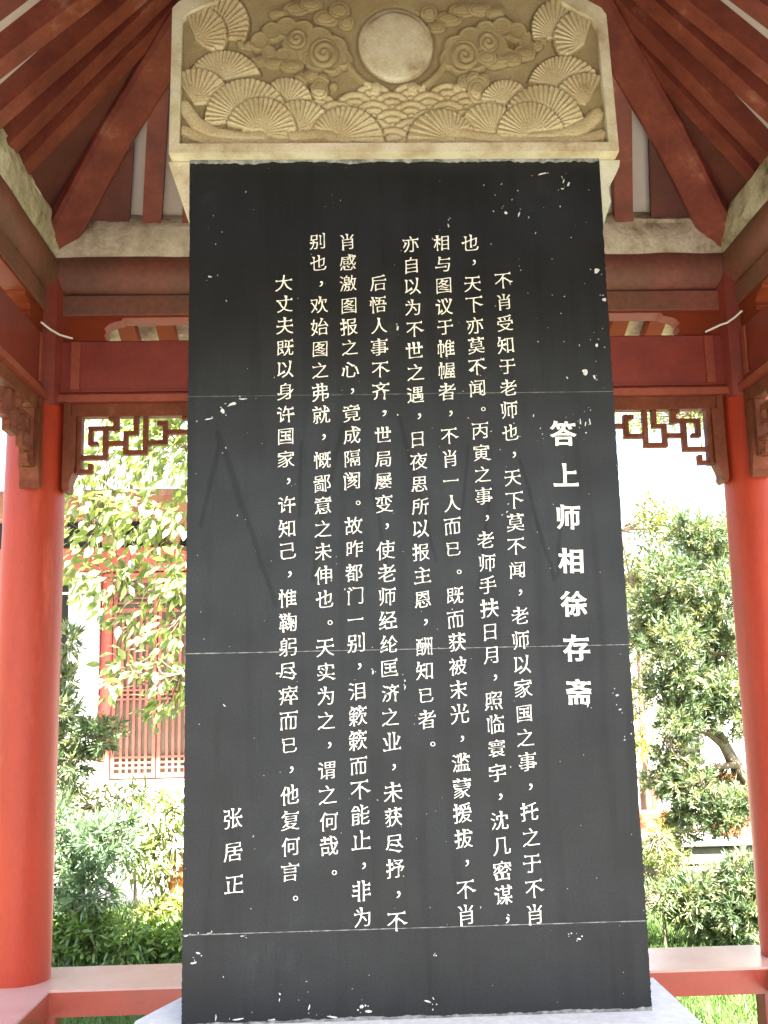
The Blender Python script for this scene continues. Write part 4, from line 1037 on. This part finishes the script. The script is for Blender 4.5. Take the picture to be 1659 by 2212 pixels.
# big broad-leaved tree, left: single nearest leaves are parts, the rest one mass
def broadleaf():
    t = thing('broadleaf_tree', 'big broadleaf tree with drooping glossy leaves filling the left opening', 'tree', None, (-.6, 9.4, -.36))
    clumps = [(-2.09, 8.50, 3.51, 0.37, 0.30, 0.29), (-1.73, 8.62, 3.73, 0.46, 0.37, 0.34), (-1.35, 8.40, 3.59, 0.33, 0.26, 0.37), (-2.20, 8.70, 3.12, 0.25, 0.21, 0.25), (-1.82, 8.35, 3.09, 0.33, 0.26, 0.29), (-1.51, 8.50, 3.07, 0.37, 0.30, 0.33), (-2.19, 8.62, 2.68, 0.20, 0.15, 0.21), (-1.89, 8.40, 2.65, 0.24, 0.20, 0.24), (-1.61, 8.70, 2.64, 0.30, 0.24, 0.25), (-1.31, 8.35, 2.52, 0.24, 0.20, 0.29), (-2.00, 8.50, 2.40, 0.17, 0.15, 0.15), (-1.74, 8.62, 2.25, 0.23, 0.19, 0.19), (-1.41, 8.40, 2.12, 0.23, 0.19, 0.21), (-1.87, 8.70, 1.88, 0.17, 0.15, 0.17), (-1.50, 8.35, 1.83, 0.19, 0.15, 0.17), (-1.34, 8.50, 1.75, 0.17, 0.15, 0.21), (-1.53, 8.62, 1.54, 0.12, 0.15, 0.17), (-1.89, 8.40, 1.69, 0.08, 0.15, 0.10), (-1.95, 8.70, 4.04, 0.46, 0.37, 0.21), (-1.38, 8.35, 3.97, 0.45, 0.36, 0.21)] + [(-.9, 8.8, 3.3, .45, .4, .4), (-.5, 8.9, 2.8, .5, .4, .4), (-.9, 8.7, 2.5, .4, .4, .35), (-.2, 9.0, 3.4, .5, .4, .5), (-.7, 8.9, 3.9, .5, .4, .4)]
    n = 3300
    pos, d = in_clumps(clumps, n, .85)
    dirs = d * .35 + rdir(n) * .55 + np.array([-.35, -.15, -.55]); roll = rng.uniform(-1.0, 1.0, n)
    Ls = .120 * rng.uniform(.65, 1.15, n)
    vis = np.where((pos[:, 0] < -1.25) & (pos[:, 2] < 3.3))[0]
    near = vis[np.argsort(pos[vis, 1])[:240]]
    rest = np.setdiff1d(np.arange(n), near)
    f = child(t, 'foliage', scatter('foliage', LEAF_V, LEAF_T, pos[rest], dirs[rest], roll[rest], Ls[rest], Ls[rest] * 1.0), M['leaf']); f['kind'] = 'stuff'
    lm = mesh_np('leaf', LEAF_V, LEAF_T); lm.materials.append(M['leaf'])
    Fm = rot_to(dirs[near], roll[near]); base = Vector((-.6, 9.4, -.36))
    for i, q in enumerate(near):
        o = bpy.data.objects.new('leaf', lm); COL.objects.link(o); o.parent = t
        A = Matrix([list(Fm[i][0]), list(Fm[i][1]), list(Fm[i][2])]).to_4x4()
        o.matrix_basis = Matrix.Translation(Vector(pos[q]) - base) @ A @ Matrix.Scale(Ls[q], 4)
    limbs = [([(-.6, 9.4, -.36), (-.62, 9.3, .8), (-.7, 9.1, 1.8), (-.9, 8.9, 2.7), (-1.1, 8.8, 3.5)], [.11, .095, .07, .045, .02]),
             ([(-.7, 9.1, 1.75), (-.95, 8.6, 2.0), (-1.3, 8.4, 2.3), (-1.8, 8.5, 2.6)], [.035, .026, .018, .008]), ([(-.68, 9.1, 1.6), (-.9, 8.5, 1.75), (-1.3, 8.25, 1.8)], [.028, .018, .007]),
             ([(-.66, 9.2, 1.4), (-.85, 8.4, 1.5), (-1.2, 8.15, 1.52)], [.024, .014, .006]), ([(-.9, 8.9, 2.7), (-1.5, 8.7, 2.9), (-2.1, 8.7, 3.0)], [.026, .016, .007])]
    for i, (pts, rad) in enumerate(limbs):
        child(t, 'trunk' if i == 0 else 'limb', MB().tube(pts, rad, 10).mesh('limb', True), M['bark'])
    twigs(t, [p for pts, r in limbs for p in pts], pos, 420, .005)
broadleaf()

# paler trees further back
def far_tree(label, clumps, n, trunk, loc, L=.12, m=None):
    t = thing('garden_tree', label, 'tree', 'pale trees behind the garden', loc)
    pos, d = in_clumps(clumps, n, .9)
    f = child(t, 'foliage', scatter('foliage', SLEAF_V, SLEAF_T, pos, d * .4 + rdir(n) + np.array([0, 0, -.5]), rng.uniform(-1, 1, n), L * rng.uniform(.6, 1.2, n), L * .9 * rng.uniform(.6, 1.2, n)), m or M['pale_leaf']); f['kind'] = 'stuff'
    for i, (pts, rad) in enumerate(trunk):
        child(t, 'trunk' if i == 0 else 'limb', MB().tube(pts, rad, 8).mesh('trunk', True), M['bark'])
    twigs(t, [p for pts, r in trunk for p in pts], pos, 160, .008)
far_tree('pale yellow-green tree with thin bare twigs close to the right edge of the stele', [(3.54, 12.50, 2.93, 0.36, 0.30, 0.43), (3.64, 12.62, 2.20, 0.37, 0.30, 0.37), (3.79, 12.40, 3.59, 0.36, 0.29, 0.36), (3.39, 12.70, 1.54, 0.31, 0.25, 0.31), (3.32, 12.35, 1.01, 0.30, 0.24, 0.24)], 2800,
         [([(3.55, 12.7, -.36), (3.5, 12.6, 1.0), (3.48, 12.5, 2.45), (3.38, 12.3, 2.9), (3.3, 12.3, 3.5)], [.05, .04, .02, .015, .008]), ([(3.5, 12.6, 1.2), (3.7, 12.6, 2.0), (3.8, 12.6, 3.0)], [.03, .02, .01])], (3.55, 12.7, -.36), .10)
far_tree('tall tree whose crown shows high through the fretwork above the right bay',
         [(3.15, 11.0, 4.50, .35, .3, .16), (3.6, 11.2, 4.62, .4, .3, .2), (4.05, 11.0, 4.5, .35, .3, .24), (3.4, 11.0, 4.85, .5, .3, .2), (4.3, 11.2, 4.75, .5, .5, .3)], 1500,
         [([(5.2, 11.6, -.36), (5.1, 11.5, 2.0), (4.9, 11.4, 4.0), (4.2, 11.2, 4.7)], [.12, .10, .07, .03])], (5.2, 11.6, -.36), .085, M['leaf'])
far_tree('broad pale tree rising behind the white garden wall on the right',
         [(5.5, 24, 4.0, 1.6, 1.2, 1.2), (7.5, 25, 3.6, 1.6, 1.2, 1.2)], 2200,
         [([(6.3, 24.5, -.36), (6.3, 24.5, 2), (6.0, 24.3, 4)], [.15, .12, .05])], (6.3, 24.5, -.36), .2)

# ------------------------------------------------------------------ lattice hall, left background
HY = 14.5
hall = thing('lattice_hall', 'old hall with red column, lattice doors and red beam seen behind the left tree', 'building', loc=(-4, HY, -.36))
H_ = lambda nm, me, m: child(hall, nm, me, m)
H_('plinth', MB().box(-14, 2.0, HY - .75, HY + 6, -.358, .56, .01).mesh('plinth'), M['coping'])
col_me = MB().lathe([(.075, .565), (.075, 3.33)], 0, 0, 20).mesh('column', True)
for x in (-3.30, -.9, -5.9):
    o = H_('column', col_me, M['hall_red']); o.matrix_basis = Matrix.Translation(Vector((x, HY - .03, 0)) - parent_loc(hall))
H_('white_pier', MB().box(-3.72, -3.385, HY - .45, HY + .3, .565, 3.32, .01).mesh('white_pier'), M['white_wall'])
H_('beam', MB().box(-9, 2, HY - .10, HY + .10, 3.37, 3.70, .01).mesh('beam'), M['hall_red'])
H_('beam_rail', MB().box(-9, 2, HY - .06, HY + .06, 3.28, 3.345, .005).mesh('beam_rail'), M['hall_red'])
H_('upper_beam', MB().box(-9, 2, HY - .16, HY + .14, 4.10, 4.42, .01).mesh('upper_beam'), M['hall_brown'])
H_('back_wall', MB().box(-9, 2, HY + 1.5, HY + 1.7, .565, 4.4).mesh('back_wall'), M['dark'])
for x in (-4.15, -3.3, -2.4, -1.5):
    pr_ = [(x - .28, 4.098), (x + .28, 4.098), (x + .24, 4.0), (x + .12, 3.93), (x + .09, 3.83), (x + .07, 3.705), (x - .07, 3.705), (x - .09, 3.83), (x - .12, 3.93), (x - .24, 4.0)]
    H_('eave_bracket', MB().prism(pr_, HY - .11, HY + .02, 'y').mesh('eave_bracket'), M['hall_brown'])
for i in range(28):
    x = -8 + i * .36
    vs = [(x - .045, HY - 2.15, 4.02), (x + .045, HY - 2.15, 4.02), (x + .045, HY + .3, 4.52), (x - .045, HY + .3, 4.52)]; vs += [(a, b, c + .08) for a, b, c in vs]
    H_('rafter', MB().add(vs, [(3, 2, 1, 0), (4, 5, 6, 7), (0, 1, 5, 4), (1, 2, 6, 5), (2, 3, 7, 6), (3, 0, 4, 7)]).mesh('rafter'), M['hall_brown'])
vs = [(-9.2, HY - 2.3, 4.12), (2.2, HY - 2.3, 4.12), (2.2, HY + 3.5, 6.4), (-9.2, HY + 3.5, 6.4)]; vs += [(a, b, c + .14) for a, b, c in vs]
H_('tiled_roof', MB().add(vs, [(3, 2, 1, 0), (4, 5, 6, 7), (0, 1, 5, 4), (1, 2, 6, 5), (2, 3, 7, 6), (3, 0, 4, 7)]).mesh('tiled_roof'), M['tile'])
# hanging fret of the hall: pale square rings
for i in range(5):
    x = -4.35 + i * .24
    mb = MB(); y0, y1 = HY - .02, HY + .02
    mb.box(x - .10, x - .07, y0, y1, 3.07, 3.279); mb.box(x + .07, x + .10, y0, y1, 3.07, 3.279); mb.box(x - .0699, x + .0699, y0 + .001, y1 - .001, 3.07, 3.10)
    H_('fret_ring', mb.mesh('fret_ring'), M['white_wall'])
# lattice door leaves
bar_v = MB().box(-.019, .019, -.02, .02, .86, 1.62, .003).mesh('lattice_bar')
bar_v2 = MB().box(-.019, .019, -.02, .02, 1.745, 2.75, .003).mesh('lattice_bar')
def leaf_door(x0):
    x1 = x0 + .60
    d = H_('lattice_door', MB().box(x0 + .03, x1 - .03, HY + .03, HY + .045, .62, 3.27).mesh('paper_backing'), M['paper'])
    base = parent_loc(hall)
    def sub(nm, me, m, mw=None):
        o = obj(nm, me, m, d); o.matrix_basis = (mw or Matrix()); return o
    for a, b in ((x0, x0 + .05), (x1 - .05, x1)): sub('stile', MB().box(a, b, HY - .03, HY + .028, .58, 3.275, .004).mesh('stile'), M['lattice'])
    for z0, z1 in ((.58, .645), (2.80, 2.86), (3.21, 3.274)): sub('rail', MB().box(x0 + .0505, x1 - .0505, HY - .028, HY + .026, z0, z1, .003).mesh('rail'), M['lattice'])
    for z in (.715, .785, .855, 1.625, 1.685, 1.745): sub('lattice_bar', MB().box(x0 + .0505, x1 - .0505, HY - .016, HY + .016, z - .013, z + .013).mesh('lattice_bar'), M['lattice'])
    for i in range(5):
        x = x0 + .05 + .0833 * (i + 1)
        sub('lattice_bar', bar_v, M['lattice'], Matrix.Translation((x, HY, 0))); sub('lattice_bar', bar_v2, M['lattice'], Matrix.Translation((x, HY, 0)))
        for z0, z1 in ((.645, .86), (1.62, 1.745)):
            sub('lattice_bar', MB().box(x - .017, x + .017, HY - .017, HY + .015, z0, z1).mesh('lattice_bar'), M['lattice'])
    for z in (2.93, 3.0, 3.07, 3.14): sub('lattice_bar', MB().box(x0 + .0505, x1 - .0505, HY - .015, HY + .015, z - .012, z + .012).mesh('lattice_bar'), M['lattice'])
for x0 in (-3.215, -2.60, -1.985, -1.45, -.76, -.145, .47, 1.085): leaf_door(x0)

# ------------------------------------------------------------------ right background
wall = thing('garden_wall', 'white plastered building wall with a dark square window on the right', 'wall', loc=(6, 14.0, -.36))
mb = MB()
# wall with an opening for the window
X0, X1, WZ0, WZ1 = 4.15, 4.67, .60, 1.5
for b in ((2.4, X0, -.36, 2.5), (X1, 11, -.36, 2.5), (X0, X1, -.36, WZ0), (X0, X1, WZ1, 2.5)):
    mb.box(b[0], b[1], 13.9, 14.15, b[2], b[3])
child(wall, 'wall_face', mb.mesh('wall_face'), M['white_wall'])
child(wall, 'window_opening', MB().box(X0 - .02, X1 + .02, 14.10, 14.145, WZ0 - .02, WZ1 + .02).mesh('window_opening'), M['dark'])
child(wall, 'window_frame', MB().box(X0, X1, 13.95, 14.0, WZ0, WZ0 + .05).mesh('window_frame'), M['table'])
child(wall, 'coping', MB().prism([(13.75, 2.502), (14.3, 2.502), (14.3, 2.56), (14.02, 2.72), (13.75, 2.56)], 2.3, 11.1, 'x').mesh('coping'), M['tile'])
brd = tag(obj('tan_board', MB().box(2.62, 3.2, 12.9, 12.96, .75, 1.75, .01).mesh('tan_board'), M['tan_board']), 'tan board standing behind the foliage beside the stele, right side', 'board')

# stone terrace edge with pale coping
ret = thing('retaining_wall', 'weathered grey stone retaining wall with sunlit coping below the podocarp', 'wall', loc=(4, 10.2, -.36))
rr = random.Random(9)
for row in range(3):
    x = 1.6 + rr.uniform(0, .3); z0 = -.36 + row * .17
    while x < 8:
        wd = rr.uniform(.28, .55)
        mb = MB().box(x, x + wd - .012, 10.0 + rr.uniform(0, .02), 10.3, z0, z0 + .16, .014)
        child(ret, 'stone_block', mb.mesh('stone_block'), M['retain']); x += wd
x = 1.6
while x < 8:
    child(ret, 'coping_slab', MB().box(x, x + .78, 9.94 + rr.uniform(-.01, .01), 10.45, .152, .215, .01).mesh('coping_slab'), M['coping']); x += .79
child(ret, 'core', MB().box(1.6, 8.2, 10.301, 10.5, -.36, .1505).mesh('core'), M['retain'])
ter = sheet('terrace', 1.6, 12, 10.44, 15, .14, M['paving'])
pot = tag(obj('planter_pot', MB().lathe([(.17, .216), (.20, .26), (.185, .40), (.15, .52), (.17, .56), (.165, .575), (.12, .575)], 3.64, 10.22, 24).mesh('planter_pot', True), M['terracotta']),
          'red glazed planter pot standing on the coping of the stone retaining wall', 'pot')
shelf = tag(obj('stone_ledge', MB().box(3.35, 5.2, 10.9, 11.2, .141, .30, .01).mesh('stone_ledge'), M['retain']), 'low dark stone ledge behind the red planter pot', 'ledge')

# altar table with cloth, red bench
tb = thing('side_table', 'dark wooden table with arched brackets against the white wall right of the stele', 'table', loc=(3.45, 12.0, .141))
ch_ = lambda nm, mb_, m: child(tb, nm, mb_.mesh(nm), m)
ch_('table_top', MB().box(3.24, 4.5, 11.7, 12.3, .60, .64, .006), M['table'])
ch_('table_apron', MB().box(3.30, 4.44, 11.76, 11.80, .50, .599, .003), M['table'])
for x in (3.32, 4.38):
    for y in (11.74, 12.22): ch_('table_leg', MB().box(x, x + .05, y, y + .05, .142, .5985, .003), M['table'])
arc = [(3.151, .659), (3.151, .42)] + [(3.151 + .18 * (1 - math.cos(a * math.pi / 16)), .42 + .22 * math.sin(a * math.pi / 16)) for a in range(1, 9)] + [(3.45, .659)]
arc2 = [(3.151, .659), (3.151, .44), (3.165, .50), (3.19, .56), (3.24, .61), (3.31, .635), (3.40, .645), (3.40, .659)]
ch_('arched_bracket', MB().prism([(a + .22, b - .16) for a, b in arc2], 11.77, 11.79, 'y'), M['table'])
cl = MB().box(3.52, 4.3, 11.66, 12.31, .641, .652, .003); cl.box(3.52, 4.3, 11.645, 11.659, .44, .651, .003)
tag(obj('table_cloth', cl.mesh('table_cloth'), M['cloth']), 'orange-red cloth draped over the dark side table', 'cloth')
rb = thing('red_bench', 'low red painted bench in front of the dark side table', 'bench', loc=(3.0, 11.2, .141))
child(rb, 'seat', MB().box(2.75, 3.32, 11.0, 11.3, .25, .345, .006).mesh('seat'), M['cloth'])
for x in (2.98, 3.22): child(rb, 'leg', MB().box(x, x + .07, 11.05, 11.25, .141, .249, .004).mesh('leg'), M['terracotta'])

# orange notice board, left, partly behind the stele
nb = thing('notice_board', 'orange wooden notice board post beside the left edge of the stele, behind the hedge', 'sign', loc=(-.95, 8.9, -.36))
child(nb, 'post', MB().box(-1.49, -1.44, 8.98, 9.04, -.36, .36, .004).mesh('post'), M['sign_or'])
child(nb, 'board', MB().box(-1.425, -.75, 8.99, 9.03, -.10, .36, .004).mesh('board'), M['sign_or'])
child(nb, 'panel', MB().box(-1.37, -.80, 8.983, 8.989, -.06, .32).mesh('panel'), M['white_wall'])

# rock under the right bench
import bmesh
bm = bmesh.new(); bmesh.ops.create_icosphere(bm, subdivisions=3, radius=.16)
for v in bm.verts: v.co *= 1 + .35 * mnoise.noise(v.co * 7); v.co.z *= .9
me = bpy.data.meshes.new('garden_rock'); bm.to_mesh(me); bm.free()
o = obj('garden_rock', me, M['rock']); o.location = (2.05, 5.75, -.28)
tag(o, 'rounded grey rock in the grass below the right end of the bench', 'rock')

bpy.context.view_layer.update()
